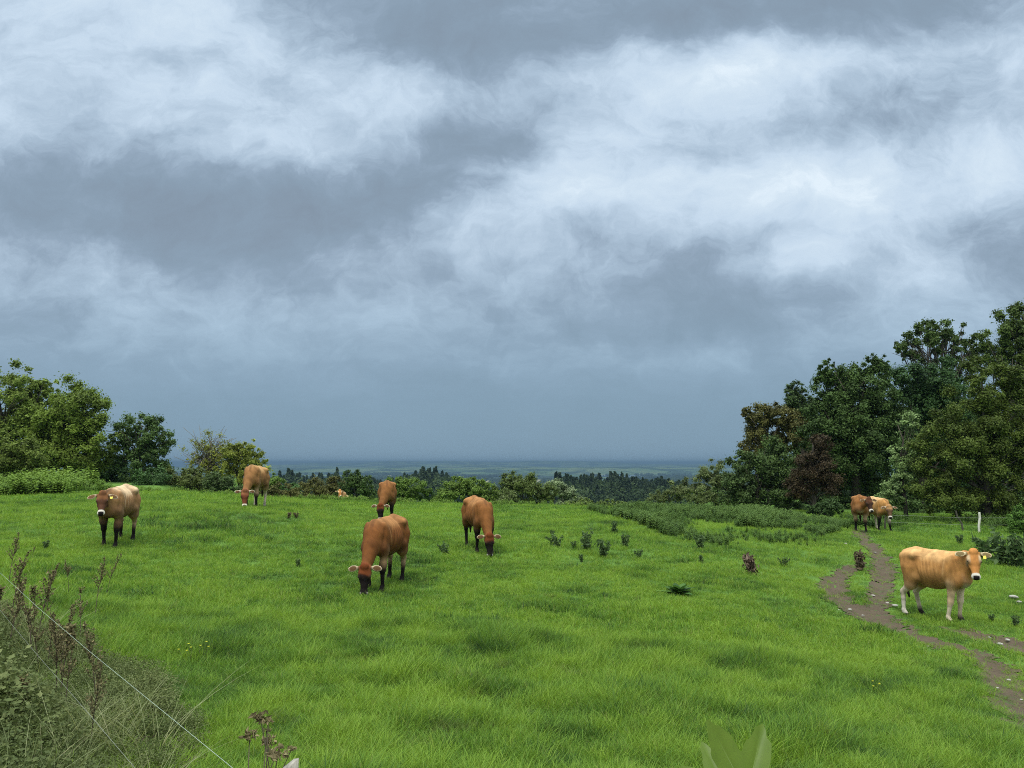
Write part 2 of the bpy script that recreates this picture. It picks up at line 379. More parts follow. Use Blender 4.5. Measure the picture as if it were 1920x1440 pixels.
# ------------------------------------------------------------------ scattering stuff: one object whose points carry tufts
def scatter(name, pts, rot, scl, idx, tint, variants, kind='stuff'):
    me = bpy.data.meshes.new(name); me.vertices.add(len(pts)); me.vertices.foreach_set('co', np.asarray(pts, np.float32).ravel())
    def at_(n, t, arr, key):
        a = me.attributes.new(n, t, 'POINT'); a.data.foreach_set(key, np.asarray(arr).ravel())
    at_('rot', 'FLOAT_VECTOR', np.asarray(rot, np.float32), 'vector'); at_('scl', 'FLOAT_VECTOR', np.asarray(scl, np.float32), 'vector')
    at_('idx', 'INT', np.asarray(idx, np.int32), 'value'); at_('tint', 'FLOAT', np.asarray(tint, np.float32), 'value')
    o = bpy.data.objects.new(name, me); COL.objects.link(o)
    c = bpy.data.collections.new(name+'_tufts')
    for i, v in enumerate(variants): v.name = 'tuft_%s_%02d' % (name, i); c.objects.link(v)
    ng = bpy.data.node_groups.new(name+'_scatter', 'GeometryNodeTree')
    ng.interface.new_socket('Geometry', in_out='INPUT', socket_type='NodeSocketGeometry'); ng.interface.new_socket('Geometry', in_out='OUTPUT', socket_type='NodeSocketGeometry')
    N = ng.nodes; L = ng.links
    gi = N.new('NodeGroupInput'); go = N.new('NodeGroupOutput')
    ci = N.new('GeometryNodeCollectionInfo'); ci.inputs['Collection'].default_value = c; ci.inputs['Separate Children'].default_value = True; ci.inputs['Reset Children'].default_value = True
    ip = N.new('GeometryNodeInstanceOnPoints'); ip.inputs['Pick Instance'].default_value = True
    def na(n, t):
        a = N.new('GeometryNodeInputNamedAttribute'); a.data_type = t; a.inputs['Name'].default_value = n
        return [s for s in a.outputs if s.enabled and s.name == 'Attribute'][0]
    e2r = N.new('FunctionNodeEulerToRotation'); L.new(na('rot', 'FLOAT_VECTOR'), e2r.inputs[0])
    L.new(gi.outputs[0], ip.inputs['Points']); L.new(ci.outputs[0], ip.inputs['Instance']); L.new(na('idx', 'INT'), ip.inputs['Instance Index'])
    L.new(e2r.outputs[0], ip.inputs['Rotation']); L.new(na('scl', 'FLOAT_VECTOR'), ip.inputs['Scale']); L.new(ip.outputs[0], go.inputs[0])
    md = o.modifiers.new('scatter', 'NODES'); md.node_group = ng
    tag(o, kind=kind)
    return o
def blades(n, radius, h0, h1, w, bend=.5, seg=3, seed=0, splay=.35):
    """a tuft of bent, tapering grass blades"""
    r = np.random.default_rng(seed); V = []; F = []; A = []; k = 0
    for i in range(n):
        a = r.uniform(0, 2*np.pi); rr = radius*math.sqrt(r.random()); bx, by = rr*math.cos(a), rr*math.sin(a)
        h = r.uniform(h0, h1); d = r.uniform(0, 2*np.pi)*.75+a*.25; ln = r.uniform(0, splay); bd = bend*r.uniform(.2, 1.0)
        ww = w*r.uniform(.7, 1.3); yaw = r.uniform(0, np.pi); wx, wy = math.cos(yaw)*ww/2, math.sin(yaw)*ww/2
        t0 = r.random()
        for s in range(seg):
            t = s/seg; off = h*(ln*t+bd*t*t); zz = h*(t-.25*bd*t*t); q = 1-.75*t*t
            cx, cyy = bx+off*math.cos(d), by+off*math.sin(d)
            V += [(cx-wx*q, cyy-wy*q, zz-.01), (cx+wx*q, cyy+wy*q, zz-.01)]; A += [t0, t0]
        off = h*(ln+bd); V.append((bx+off*math.cos(d), by+off*math.sin(d), h*(1-.25*bd)-.01)); A.append(t0)
        for s in range(seg-1): F.append((k+2*s, k+2*s+1, k+2*s+3, k+2*s+2))
        F.append((k+2*seg-2, k+2*seg-1, k+2*seg)); k += 2*seg+1
    return V, F, A
def grass_mat(name, dark, mid, light, straw=(.30, .25, .10)):
    m, T = new_mat(name)
    it = T.add('ShaderNodeAttribute', attribute_name='tint', attribute_type='INSTANCER').outputs['Fac']
    bt = T.add('ShaderNodeAttribute', attribute_name='blade').outputs['Fac']
    g = T.add('ShaderNodeNewGeometry').outputs['Position']
    n = T.noise(g, 1.1, 3, .6).outputs[0]
    f = T.m('ADD', it, T.m('ADD', T.m('MULTIPLY', T.m('SUBTRACT', bt, .5), .55), T.m('MULTIPLY', T.m('SUBTRACT', n, .5), .5)), clamp=True)
    col = T.ramp(f, [(0, dark), (.5, mid), (1, light)])
    pn = T.rangev(T.noise(g, 2.3, 4, .65).outputs[0], .60, .70, 0, .42)
    col = T.mix(pn, col, (.135, .12, .055))
    col = T.mix(T.rangev(bt, .91, .93, 0, .75, False), col, straw)
    finish(T, col, .6, .18, .38, tcol=T.v('MULTIPLY', col, (1.15, 1.1, .7)))
    return m
GR = grass_mat('grass_blade', (.030, .070, .020), (.128, .245, .032), (.250, .375, .046), (.26, .28, .08))
def tuft(nm, mat, *a, **k):
    V, F, A = blades(*a, **k)
    return mesh_from(nm, V, F, mat, None, False, {'blade': ('POINT', 'FLOAT', A)}, link=False)

# darker, taller patches of rank grass: picture point, half-width, half-depth in metres, strength
RANK = [((1100, 1235), 1.6, .9, .8), ((1000, 1215), 1.2, .7, .7), ((1250, 1230), 1.3, .8, .8), ((1400, 1250), .8, .4, .7), ((1180, 1340), .8, .45, .9), ((1020, 1310), .6, .3, .8),
        ((1420, 1395), .7, .3, .9), ((560, 1245), .35, .25, .8), ((760, 1010), 1.8, 1.2, .35), ((560, 1130), 1.6, .8, .35), ((920, 1120), 1.8, 1., .35), ((940, 1410), .5, .2, .6),
        ((1650, 1290), .9, .4, .6), ((1560, 1180), 1.8, .8, .4), ((850, 1180), 1.0, .5, .5), ((300, 1190), 1.0, .5, .4), ((1300, 1150), 1.8, .8, .3), ((480, 1010), 2.6, 1.8, .35)]
_rk = [(gp(*p)[:2], a, b, s) for p, a, b, s in RANK]
def rank(x, y):
    v = np.zeros(np.shape(x))
    for c, a, b, s in _rk: v = np.maximum(v, s*np.exp(-(((x-c[0])/a)**2+((y-c[1])/b)**2)**1.5))
    return v*(.55+.9*fbm(np.asarray(x)*1.8, np.asarray(y)*1.8, 3, 21))
def in_view(n, y0, y1, slack=.82, seed=0):
    r = np.random.default_rng(seed); y = np.sqrt(r.uniform(y0*y0, y1*y1, n)); x = r.uniform(-slack, slack, n)*y; return x, y, r
def build_grass():
    P = []; 
    bands = [  # y0, y1, count, variant range, base scale
        (3.2, 6.5, 15000, (0, 6), .92), (6.5, 10, 18000, (0, 6), .95), (10, 16, 20000, (6, 10), 1.0), (16, 26, 22000, (6, 10), 1.25), (26, 41, 26000, (10, 13), 1.0)]
    for bi, (y0, y1, n, (v0, v1), bs) in enumerate(bands):
        x, y, r = in_view(n, y0, y1, .86, 100+bi)
        pm = path_mask(x, y); keep = (pm > .0) | (r.random(n) < np.where(pm > -.10, .60, .10))
        onp = pm < .12
        rk = rank(x, y); lo = fbm(x*.5, y*.5, 4, 31); hi = fbm(x*2.6, y*2.6, 3, 33)
        fi = fbm(x*6.5, y*6.5, 2, 37); tf = sstep(.60, .74, fbm(x*1.5+3, y*1.9, 3, 61)); s = bs*(.22+.60*hi+.85*fi+.5*rk+.6*tf)*r.uniform(.7, 1.3, n); s = s*.86; s = np.where(onp, s*.6, s)
        s = s*np.where(y > 12, .8, 1.0)
        tint = .68+.9*(lo-.5)+.85*(hi-.5)+.85*(fi-.5)-.15*rk-.16*tf+r.normal(0, .15, n)
        rot = np.stack([r.normal(0, .12, n), r.normal(0, .12, n), r.uniform(0, 6.283, n)], -1)
        sc = np.stack([s*.5+bs*.5, s*.5+bs*.5, s], -1)
        P.append((np.stack([x, y, H(x, y)-np.clip(.05*(-path_sd(x, y)/.25), 0, .05)], -1)[keep], rot[keep], sc[keep], r.integers(v0, v1, n)[keep], np.clip(tint, 0, 1)[keep]))
    V = [tuft('t', GR, 34, .11, .05, .13, .0042, .8, 4, seed=i, splay=.5) for i in range(5)]
    V.append(tuft('t', GR, 44, .09, .07, .17, .0038, .9, 4, seed=9, splay=.6))
    V += [tuft('t', GR, 30, .16, .045, .115, .0075, .7, 3, seed=20+i, splay=.5) for i in range(4)]
    V += [tuft('t', GR, 26, .34, .05, .12, .017, .6, 2, seed=40+i, splay=.5) for i in range(3)]
    scatter('grass', *[np.concatenate([p[i] for p in P]) for i in range(5)], V)
build_grass()
# ------------------------------------------------------------------ cattle: one continuous skin grown over a skeleton of volumes
def surface_nets(Fd, org, h):
    s = Fd < 0; nx, ny, nz = Fd.shape
    cnt = np.zeros((nx-1, ny-1, nz-1), np.float32); P = np.zeros((nx-1, ny-1, nz-1, 3), np.float32)
    def cross(ax):
        a = [slice(None)]*3; b = [slice(None)]*3; a[ax] = slice(0, -1); b[ax] = slice(1, None); a = tuple(a); b = tuple(b)
        m = s[a] != s[b]; i, j, k = np.nonzero(m); fa = Fd[a][m]; fb = Fd[b][m]; t = fa/(fa-fb)
        p = np.stack([i, j, k], -1).astype(np.float32); p[:, ax] += t
        return (i, j, k), p, s[a][m]
    quads = []
    ed = [cross(ax) for ax in range(3)]
    for ax in range(3):
        (i, j, k), p, _ = ed[ax]; o = [q for q in range(3) if q != ax]
        for da in (0, -1):
            for db in (0, -1):
                c = [i.copy(), j.copy(), k.copy()]; c[o[0]] += da; c[o[1]] += db
                np.add.at(cnt, tuple(c), 1); np.add.at(P, tuple(c), p)
    act = cnt > 0; idx = -np.ones(cnt.shape, int); idx[act] = np.arange(act.sum())
    V = P[act]/cnt[act][:, None]*h+org
    for ax in range(3):
        (i, j, k), p, sa = ed[ax]; o = [(ax+1) % 3, (ax+2) % 3]; q = []
        for da, db in ((0, 0), (-1, 0), (-1, -1), (0, -1)):
            c = [i.copy(), j.copy(), k.copy()]; c[o[0]] += da; c[o[1]] += db; q.append(idx[tuple(c)])
        q = np.stack(q, -1); q[~sa] = q[~sa][:, ::-1]; quads.append(q)
    return V, np.concatenate(quads)
def d_cap(P, a, b, ra, rb):
    ab = b-a; t = np.clip(((P-a)@ab)/(ab@ab+1e-9), 0, 1); return np.linalg.norm(P-a-t[..., None]*ab, axis=-1)-(ra+(rb-ra)*t)
def d_ell(P, c, r, R):
    q = (P-c)@R; k0 = np.linalg.norm(q/r, axis=-1); k1 = np.linalg.norm(q/(r*r), axis=-1)+1e-9; return k0*(k0-1)/k1
def rotm(yaw=0, pitch=0, roll=0):
    cy_, sy = math.cos(yaw), math.sin(yaw); cp, sp = math.cos(pitch), math.sin(pitch); cr, sr = math.cos(roll), math.sin(roll)
    Rz = np.array([[cy_, -sy, 0], [sy, cy_, 0], [0, 0, 1]]); Ry = np.array([[cp, 0, -sp], [0, 1, 0], [sp, 0, cp]]); Rx = np.array([[1, 0, 0], [0, cr, -sr], [0, sr, cr]])
    return Rz@Ry@Rx
_cm = {}
def coat_mat():
    m, T = new_mat('short_coat')
    a = T.add('ShaderNodeAttribute', attribute_name='coat').outputs['Color']
    tc = T.add('ShaderNodeTexCoord').outputs['Object']
    n = T.noise(T.v('MULTIPLY', tc, (1, 1, .5)), 9, 5, .6).outputs[0]; n2 = T.noise(T.v('MULTIPLY', tc, (1, 1, .35)), 60, 3, .6).outputs[0]
    f = T.m('ADD', .50, T.m('ADD', T.m('MULTIPLY', n, .62), T.m('MULTIPLY', n2, .36)))
    col = T.v('MULTIPLY', a, T.add('ShaderNodeCombineXYZ', {0: f, 1: f, 2: f}).outputs[0])
    bp = T.add('ShaderNodeBump', {'Strength': .35, 'Distance': .006, 'Height': n2}).outputs[0]
    b = T.add('ShaderNodeBsdfPrincipled', {'Base Color': col, 'Roughness': .8, 'Specular IOR Level': .12, 'Normal': bp})
    T.add('ShaderNodeOutputMaterial', {'Surface': b.outputs[0]}); return m
COAT = coat_mat()
def flat_mat(name, col, rough=.5, spec=.4):
    m, T = new_mat(name)
    g = T.add('ShaderNodeNewGeometry').outputs['Position']; n = T.noise(g, 60, 3, .6).outputs[0]
    finish(T, T.mix(n, tuple(c*.8 for c in col), tuple(min(1, c*1.15) for c in col)), rough, spec); return m
EYE_M = flat_mat('dark_eye', (.012, .008, .006), .15, .6); TAG_M = flat_mat('yellow_tag', (.75, .62, .06), .5, .4)

def cow(label, xy, heading, sc=1.0, poll=(.95, 0, 1.18), hyaw=0, hpitch=50, roll=0, legs=None, coat=None, h=.0125, tag_ear=0, lying=False, tail=(0, .0), belly=1.0, group='brown dairy cattle in the pasture', ribs=1.0, XS=.87):
    c_ = dict(body=(.34, .145, .045), back=(.40, .19, .07), under=(.42, .26, .13), dark=(.07, .03, .014), neck=None, face=(.22, .075, .025), muz_top=(.012, .009, .008), ring=(.75, .66, .52),
              mask=(.05, .025, .014), mask_amt=0.0, up=[(.40, .26, .14)]*4, lo=[(.02, .015, .012)]*4, lo_h=[.30]*4, hoof=(.03, .025, .02), tailc=None, tuftc=(.02, .014, .01),
              ear_in=(.14, .07, .03), ear_rim=(.55, .43, .28), droop=-6, brow=None, shadow_amt=.5, chest=None)
    c_.update(coat or {})
    arr = lambda *a: np.array(a, float)
    body = arr(*c_['body']); back = arr(*c_['back']); und = arr(*c_['under']); nk = arr(*(c_['neck'] or c_['body']))
    hd = math.radians(heading); ch, sh = math.cos(hd), math.sin(hd); bx, by = float(xy[0]), float(xy[1]); bz = Hs(bx, by)
    def gz(lx, ly): return (Hs(bx+sc*(lx*ch-ly*sh), by+sc*(lx*sh+ly*ch))-bz)/sc
    # tilt the trunk with the ground the feet stand on
    gf = .5*(gz(.4, .15)+gz(.4, -.15)); gr = .5*(gz(-.65, .15)+gz(-.65, -.15)); sl = (gf-gr)/1.05
    L = legs or [(0, 0), (0, 0), (0, 0), (0, 0)]         # front left, front right, hind left, hind right: foot shifts (forward, outward)
    drop = .50 if lying else 0.0
    prims = []
    def Z(x, z): return z+gf*0+(.5*(gf+gr))+sl*(x+.13)-drop
    def E(c, r, col, k=.07, R=None): prims.append(('e', arr(c[0], c[1], Z(c[0], c[2])), arr(*r), rotm() if R is None else R, k, arr(*col)))
    def K(a, b, ra, rb, col, k=.06, raw=False):
        a = arr(*a); b = arr(*b)
        if not raw: a[2] = Z(a[0], a[2]); b[2] = Z(b[0], b[2])
        prims.append(('c', a, b, ra, rb, k, arr(*col)))
    E((.22, 0, .855), (.40, .185, .265), body)                                   # chest
    E((-.10, 0, .782), (.50, .258*belly, .268*belly), body, .08)                 # belly
    E((-.08, 0, .93), (.50, .20, .19), back, .07)                               # loin
    K((.42, 0, 1.06), (-.05, 0, 1.06), .075, .06, back, .07); K((-.05, 0, 1.06), (-.50, 0, 1.09), .06, .07, back, .06)
    E((-.62, 0, .93), (.27, .215, .20), body, .07)                               # rump
    for s in (1, -1):
        K((-.50, s*.12, 1.04), (-.47, s*.195, 1.03), .07, .045, back, .05)    # hook bones
        K((-.50, s*.18, 1.02), (-.80, s*.10, .985), .055, .055, body, .09)       # pin bones
        E((-.63, s*.118, .82), (.175, .085, .23), body, .06, rotm(0, .12))      # thigh
        E((.34, s*.142, .85), (.125, .075, .25), body, .05, rotm(0, -.12))       # shoulder blade
        E((.43, s*.13, .70), (.12, .09, .13), body, .05)
    K((-.55, 0, 1.075), (-.82, 0, 1.045), .06, .045, back, .05)
    E((.54, 0, .72), (.11, .095, .14), und if c_['chest'] is None else arr(*c_['chest']), .08)        # brisket
    E((-.43, 0, .87), (.22, .215, .20), body)
    E((-.15, 0, .625), (.40, .13, .09), und, .08)
    if not lying: E((-.42, 0, .59), (.12, .09, .07), und, .05)
    # legs
    for i, (fx, fy) in enumerate(L):
        s = 1 if i % 2 == 0 else -1; up = arr(*c_['up'][i]); lo = arr(*c_['lo'][i]); lh = c_['lo_h'][i]
        if lying:
            if i < 2: K((.36, s*.15, .62), (.55, s*.20, .56), .08, .05, up); K((.55, s*.20, .55), (.30, s*.20, .54), .045, .035, lo)
            else: K((-.45, s*.2, .68), (-.30, s*.30, .60), .11, .07, up); K((-.30, s*.30, .57), (-.62, s*.30, .55), .05, .035, lo)
            continue
        if i < 2: fxx = .36+fx; fyy = s*.14+fy*s
        else: fxx = -.72+fx; fyy = s*.15+fy*s
        g = gz(fxx*XS, fyy)
        def J(x, y, z): return (x, y, z+g)
        if i < 2:
            el = (.36, s*.145, Z(.36, .64)); kn = J(.375+fx*.55, s*.135+fy*s*.5, .35); fe = J(.355+fx*.97, fyy, .10); hf = J(.40+fx, fyy, .030)
            segs = [(el, kn, .082, .040, .06), (kn, fe, .040, .027, .02), (fe, hf, .034, .044, .015)]
            prims.append(('e', arr(*kn), arr(.039, .037, .052), rotm(), .02, lo if .35 < lh else up))
        else:
            stf = (-.47, s*.175, Z(-.47, .66)); hk = J(-.76+fx*.55, s*.145+fy*s*.5, .40); fe = J(-.72+fx*.97, fyy, .10); hf = J(-.67+fx, fyy, .030)
            gas = (-.58+fx*.2, s*.16, .56+g*.5)
            segs = [((-.62, s*.15, Z(-.62, .82)), gas, .125, .090, .06), (stf, gas, .080, .075, .06), (gas, hk, .084, .039, .03), (hk, fe, .040, .028, .02), (fe, hf, .036, .045, .015)]
            prims.append(('e', arr(hk[0]-.015, hk[1], hk[2]+.01), arr(.04, .036, .05), rotm(), .02, up))
        for si, (a, b, ra, rb, k) in enumerate(segs):
            up = body if (i > 1 and si < 2) else arr(*c_['up'][i])
            a = arr(*a); b = arr(*b); za, zb = a[2]-g, b[2]-g
            ca = up if za > lh+.02 else lo; cb = up if zb > lh+.02 else lo
            if ca is cb: prims.append(('c', a, b, ra, rb, k, ca))
            else:
                t = float(np.clip((za-lh)/(za-zb+1e-6), .05, .95)); mid = a+(b-a)*t; rm = ra+(rb-ra)*t
                prims.append(('c', a, mid, ra, rm, k, up)); prims.append(('c', mid, b, rm, rb, k, lo))
    for i_, p in enumerate(prims):
        q = list(p)
        if p[0] == 'e': q[1] = p[1]*[XS, 1, 1]; q[2] = p[2]*[XS*.5+.5 if p[2][0] < .2 else XS, 1, 1]
        else: q[1] = p[1]*[XS, 1, 1]; q[2] = p[2]*[XS, 1, 1]
        prims[i_] = tuple(q)
    # head frame
    pz = arr(*poll); pz[0] -= .075; pz[2] += .5*(gf+gr)+sl*(min(poll[0], 1.0)+.13)-drop
    ya, pi_ = math.radians(hyaw), math.radians(hpitch)
    dx = arr(math.cos(pi_)*math.cos(ya), math.cos(pi_)*math.sin(ya), -math.sin(pi_)); nn = arr(math.sin(pi_)*math.cos(ya), math.sin(pi_)*math.sin(ya), math.cos(pi_))
    lf = np.cross(nn, dx); rl = math.radians(roll); lf, nn = lf*math.cos(rl)+nn*math.sin(rl), nn*math.cos(rl)-lf*math.sin(rl)
    HR = np.stack([dx, lf, nn], 1)
    hp = lambda x, y, z: pz+HR@arr(x, y, z)
    Wt = arr(.42*XS, 0, Z(.42, 1.04)); Sh = arr(.48*XS, 0, Z(.48, .90)); Bk = arr(.56*XS, 0, Z(.56, .74))
    pb = hp(.02, 0, -.05); th = hp(.06, 0, -.13); mid = .5*(Sh+hp(.04, 0, -.09))
    mb = (Wt+pb)*.5; mb = mb+.02*arr(0, 0, 1)
    prims.append(('c', Wt, mb, .085, .07, .08, nk)); prims.append(('c', mb, pb, .07, .062, .06, nk))
    prims.append(('c', Sh, mid, .145, .086, .09, nk)); prims.append(('c', mid, hp(.04, 0, -.09), .086, .072, .06, nk))
    prims.append(('c', Bk, (Bk+th)*.5, .115, .07, .08, nk)); prims.append(('c', (Bk+th)*.5, th, .07, .055, .06, nk))
    fc = arr(*c_['face'])
    def HE(c, r, col, k=.03, R=None): prims.append(('e', hp(*c), arr(*r), HR if R is None else HR@R, k, arr(*col)))
    def HK(a, b, ra, rb, col, k=.03): prims.append(('c', hp(*a), hp(*b), ra, rb, k, arr(*col)))
    HE((.05, 0, -.045), (.105, .088, .085), fc, .05); HE((.12, 0, -.02), (.09, .098, .055), fc, .03)
    HK((.10, 0, -.055), (.34, 0, -.06), .078, .05, fc, .03); HK((.09, 0, -.12), (.31, 0, -.09), .055, .036, fc, .03)
    HE((.375, 0, -.062), (.055, .066, .052), fc, .025); HK((.08, .05, -.07), (.20, .04, -.08), .05, .04, fc, .03); HK((.08, -.05, -.07), (.20, -.04, -.08), .05, .04, fc, .03)
    HE((-.015, 0, .035), (.055, .065, .035), fc, .03)
    earc = arr(*c_['ear_in']); ears = []
    for s in (1, -1):
        HK((.005, s*.06, -.03), (.0, s*.115, -.035), .034, .022, fc, .02)
        R = rotm(s*math.radians(c_['droop']), 0, s*math.radians(-14)); c = (.005-.08*math.sin(math.radians(c_['droop'])), s*.183, -.045)
        HE(c, (.050, .083, .0155), earc, .01, R); ears.append((hp(*c), HR@R))
        HE((.135, s*.085, -.012), (.026, .016, .02), (.10, .06, .035), .015)
    # tail
    tc_ = arr(*(c_['tailc'] or c_['body'])); tx, ty = tail
    t0 = (-.83*XS, 0, Z(-.83, 1.03)); t1 = (-.895*XS, ty*.4, Z(-.88, .84)); t2 = (-.90*XS+tx*.5, ty, Z(-.88, .58)); t3 = (-.87*XS+tx, ty*1.1, Z(-.88, .30 if not lying else .55))
    for a, b, ra, rb, cc, k in ((t0, t1, .032, .02, tc_, .03), (t1, t2, .02, .016, tc_, .015)): prims.append(('c', arr(*a), arr(*b), ra, rb, k, cc))
    m_ = .5*(arr(*t2)+arr(*t3)); prims.append(('c', arr(*t2), m_, .018, .034, .012, arr(*c_['tuftc']))); prims.append(('c', m_, arr(*t3), .034, .014, .012, arr(*c_['tuftc'])))
    # field
    ext = [];
    for p in prims:
        if p[0] == 'e': r = p[2].max(); ext += [p[1]-r, p[1]+r]
        else: r = max(p[3], p[4]); ext += [p[1]-r, p[1]+r, p[2]-r, p[2]+r]
    ext = np.array(ext); lo_, hi_ = ext.min(0)-.04, ext.max(0)+.04
    n = np.ceil((hi_-lo_)/h).astype(int)+1; ax = [lo_[i]+h*np.arange(n[i]) for i in range(3)]
    Fd = np.full(tuple(n), .5, np.float32)
    for p in prims:
        if p[0] == 'e': r = p[2].max()*1.02; a, b = p[1]-r, p[1]+r
        else: r = max(p[3], p[4]); a, b = np.minimum(p[1], p[2])-r, np.maximum(p[1], p[2])+r
        mg = p[-2]+2*h; i0 = np.maximum(np.floor((a-mg-lo_)/h).astype(int), 0); i1 = np.minimum(np.ceil((b+mg-lo_)/h).astype(int)+1, n)
        G = np.stack(np.meshgrid(*[ax[q][i0[q]:i1[q]] for q in range(3)], indexing='ij'), -1)
        d = (d_ell(G, p[1], p[2], p[3]) if p[0] == 'e' else d_cap(G, p[1], p[2], p[3], p[4])).astype(np.float32)
        sl_ = tuple(slice(i0[q], i1[q]) for q in range(3)); f = Fd[sl_]; k = p[-2]
        hh = np.maximum(k-np.abs(f-d), 0)/k; Fd[sl_] = np.minimum(f, d)-hh*hh*k*.25
    # ribs and the hollow of the flank
    _k = XS
    i0 = np.clip(((arr(-.45, -9, Z(0, .60))-lo_)/h).astype(int), 0, n); i1 = np.clip(((arr(.22, 9, Z(0, 1.04))-lo_)/h).astype(int), 0, n); i0[1] = 0; i1[1] = n[1]
    G = np.meshgrid(*[ax[q][i0[q]:i1[q]] for q in range(3)], indexing='ij'); zz = G[2]-Z(0, 0); G[0] = G[0]/XS
    msk = sstep(-.42, -.22, G[0])*sstep(.22, .08, G[0])*sstep(.62, .78, zz)*sstep(1.05, .95, zz)*sstep(.08, .15, np.abs(G[1]))
    Fd[i0[0]:i1[0], i0[1]:i1[1], i0[2]:i1[2]] += (ribs*.0085*msk*(.5+fbm(G[0]*5,zz*3,2,3))*np.sin(2*np.pi*(G[0]+.30*(zz-.8))/.082)+.014*np.exp(-(((G[0]+.36)/.09)**2+((zz-.93)/.10)**2+((np.abs(G[1])-.2)/.09)**2))).astype(np.float32)
    G2 = [g_[:] for g_ in np.meshgrid(*ax, indexing='ij')]; gx = G2[0]/XS; gzz = G2[2]-Z(0, 0); side = sstep(.07, .13, np.abs(G2[1]))*(np.abs(G2[1]) < .34)
    Fd += (.013*side*np.exp(-((gx-.165-.10*(gzz-.85))/.030)**2)*sstep(.60, .68, gzz)*sstep(1.04, .96, gzz)).astype(np.float32)      # behind the shoulder
    Fd += (.012*side*np.exp(-((gx-.475+.25*(gzz-.85))/.028)**2)*sstep(.66, .74, gzz)*sstep(1.04, .96, gzz)).astype(np.float32)      # in front of it
    Fd += (.010*side*np.exp(-((gx+.335+.5*(gzz-.70))/.030)**2)*sstep(.56, .62, gzz)*sstep(.90, .80, gzz)).astype(np.float32)        # flank fold
    V, Q = surface_nets(Fd, lo_, h)
    # coat colours: each volume lends its colour to the skin near it
    Wsum = np.zeros(len(V)); Cc = np.zeros((len(V), 3))
    for p in prims:
        d = d_ell(V, p[1], p[2], p[3]) if p[0] == 'e' else d_cap(V, p[1], p[2], p[3], p[4])
        w = np.exp(-np.clip(np.abs(d), 0, .3)/.012)+1e-9*np.exp(-np.clip(d, 0, 3)/.08); Wsum += w; Cc += w[:, None]*p[-1]
    Cc /= Wsum[:, None]
    def paint(m, col): nonlocal Cc; Cc = Cc*(1-m[:, None])+m[:, None]*arr(*col)
    V0 = V; V = V*[1/XS, 1, 1]; zl = V[:, 2]-Z(0, 0); nz = fbm(V[:, 0]*6+9, V[:, 2]*6+V[:, 1]*4, 3, 5)-.5
    tor = sstep(.46, .56, zl)*sstep(.62, .45, V[:, 0]) if not lying else np.ones(len(V))
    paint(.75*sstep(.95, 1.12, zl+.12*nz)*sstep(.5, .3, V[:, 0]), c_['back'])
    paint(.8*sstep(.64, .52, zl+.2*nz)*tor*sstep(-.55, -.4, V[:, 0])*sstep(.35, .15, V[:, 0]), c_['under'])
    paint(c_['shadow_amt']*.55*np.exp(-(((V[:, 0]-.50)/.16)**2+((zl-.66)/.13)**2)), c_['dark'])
    paint(.62*sstep(.92, .66, zl+.10*nz)*sstep(.60, .40, V[:, 0])*sstep(.48, .56, zl), tuple(np.array(c_['body'])*[.50, .62, .72]))  # darker lower coat, deepened to add under-body shade to the colour
    paint(.55*np.exp(-((V[:, 0]-.215-.10*(zl-.85))/.028)**2)*sstep(.70, .80, zl)*sstep(1.08, 1.0, zl)*sstep(.05, .11, np.abs(V[:, 1])), c_['back'])  # highlight painted into the coat along the shoulder blade edge
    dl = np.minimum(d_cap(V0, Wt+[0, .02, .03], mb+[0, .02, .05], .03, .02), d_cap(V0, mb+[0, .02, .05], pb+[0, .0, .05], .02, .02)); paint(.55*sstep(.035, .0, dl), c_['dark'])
    for x0_, sl_2 in ((.165, .10), (.475, -.25)): paint(.35*np.exp(-((V[:, 0]-x0_-sl_2*(zl-.85))/.030)**2)*sstep(.60, .68, zl)*sstep(1.04, .96, zl)*sstep(.07, .13, np.abs(V[:, 1]))*(1 if not lying else 0), tuple(np.array(c_['body'])*.5))  # crease shade painted into the coat along both shoulder grooves
    mott = fbm(V[:, 0]*11+3, zl*9+V[:, 1]*7, 3, 15)-.5; Cc = Cc*(1+.8*mott[:, None])
    rb = np.sin(2*np.pi*(V[:, 0]+.30*(zl-.8))/.082); paint(.34*ribs*sstep(.2, .9, rb)*sstep(-.42, -.25, V[:, 0])*sstep(.22, .08, V[:, 0])*sstep(.70, .84, zl)*sstep(1.04, .95, zl), c_['back']); paint(.34*ribs*(rb < -.1)*sstep(-.42, -.25, V[:, 0])*sstep(.22, .08, V[:, 0])*sstep(.66, .8, zl)*sstep(1.02, .95, zl), tuple(np.array(c_['body'])*.7))  # rib relief painted in: pale highlights with dark shade between them
    paint(.45*sstep(.045, .015, np.abs(V[:, 1]))*sstep(.95, 1.05, zl)*sstep(.1, .3, V[:, 0]), c_['dark'])
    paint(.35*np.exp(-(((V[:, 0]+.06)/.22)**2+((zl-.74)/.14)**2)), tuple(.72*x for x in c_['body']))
    V = V0
    q = (V-pz)@HR                                                              # head coordinates
    onh = sstep(.12, .09, np.abs(q[:, 1]))*sstep(.12, .02, q[:, 2])*sstep(-.24, -.18, q[:, 2])
    if c_['mask_amt'] > 0: paint(c_['mask_amt']*onh*sstep(.10, .17, q[:, 0]+.15*nz)*sstep(.55, .45, q[:, 0]), c_['mask'])
    if c_['brow'] is not None: paint(.8*onh*sstep(.02, .06, q[:, 0])*sstep(.20, .12, q[:, 0])*sstep(.045, .075, np.abs(q[:, 1])), c_['brow'])
    paint(.6*onh*sstep(.05, .09, np.abs(q[:, 1]))*sstep(.10, .13, q[:, 0])*sstep(.19, .16, q[:, 0]), (.06, .03, .02))
    rs = c_.get('ring_at', .335)
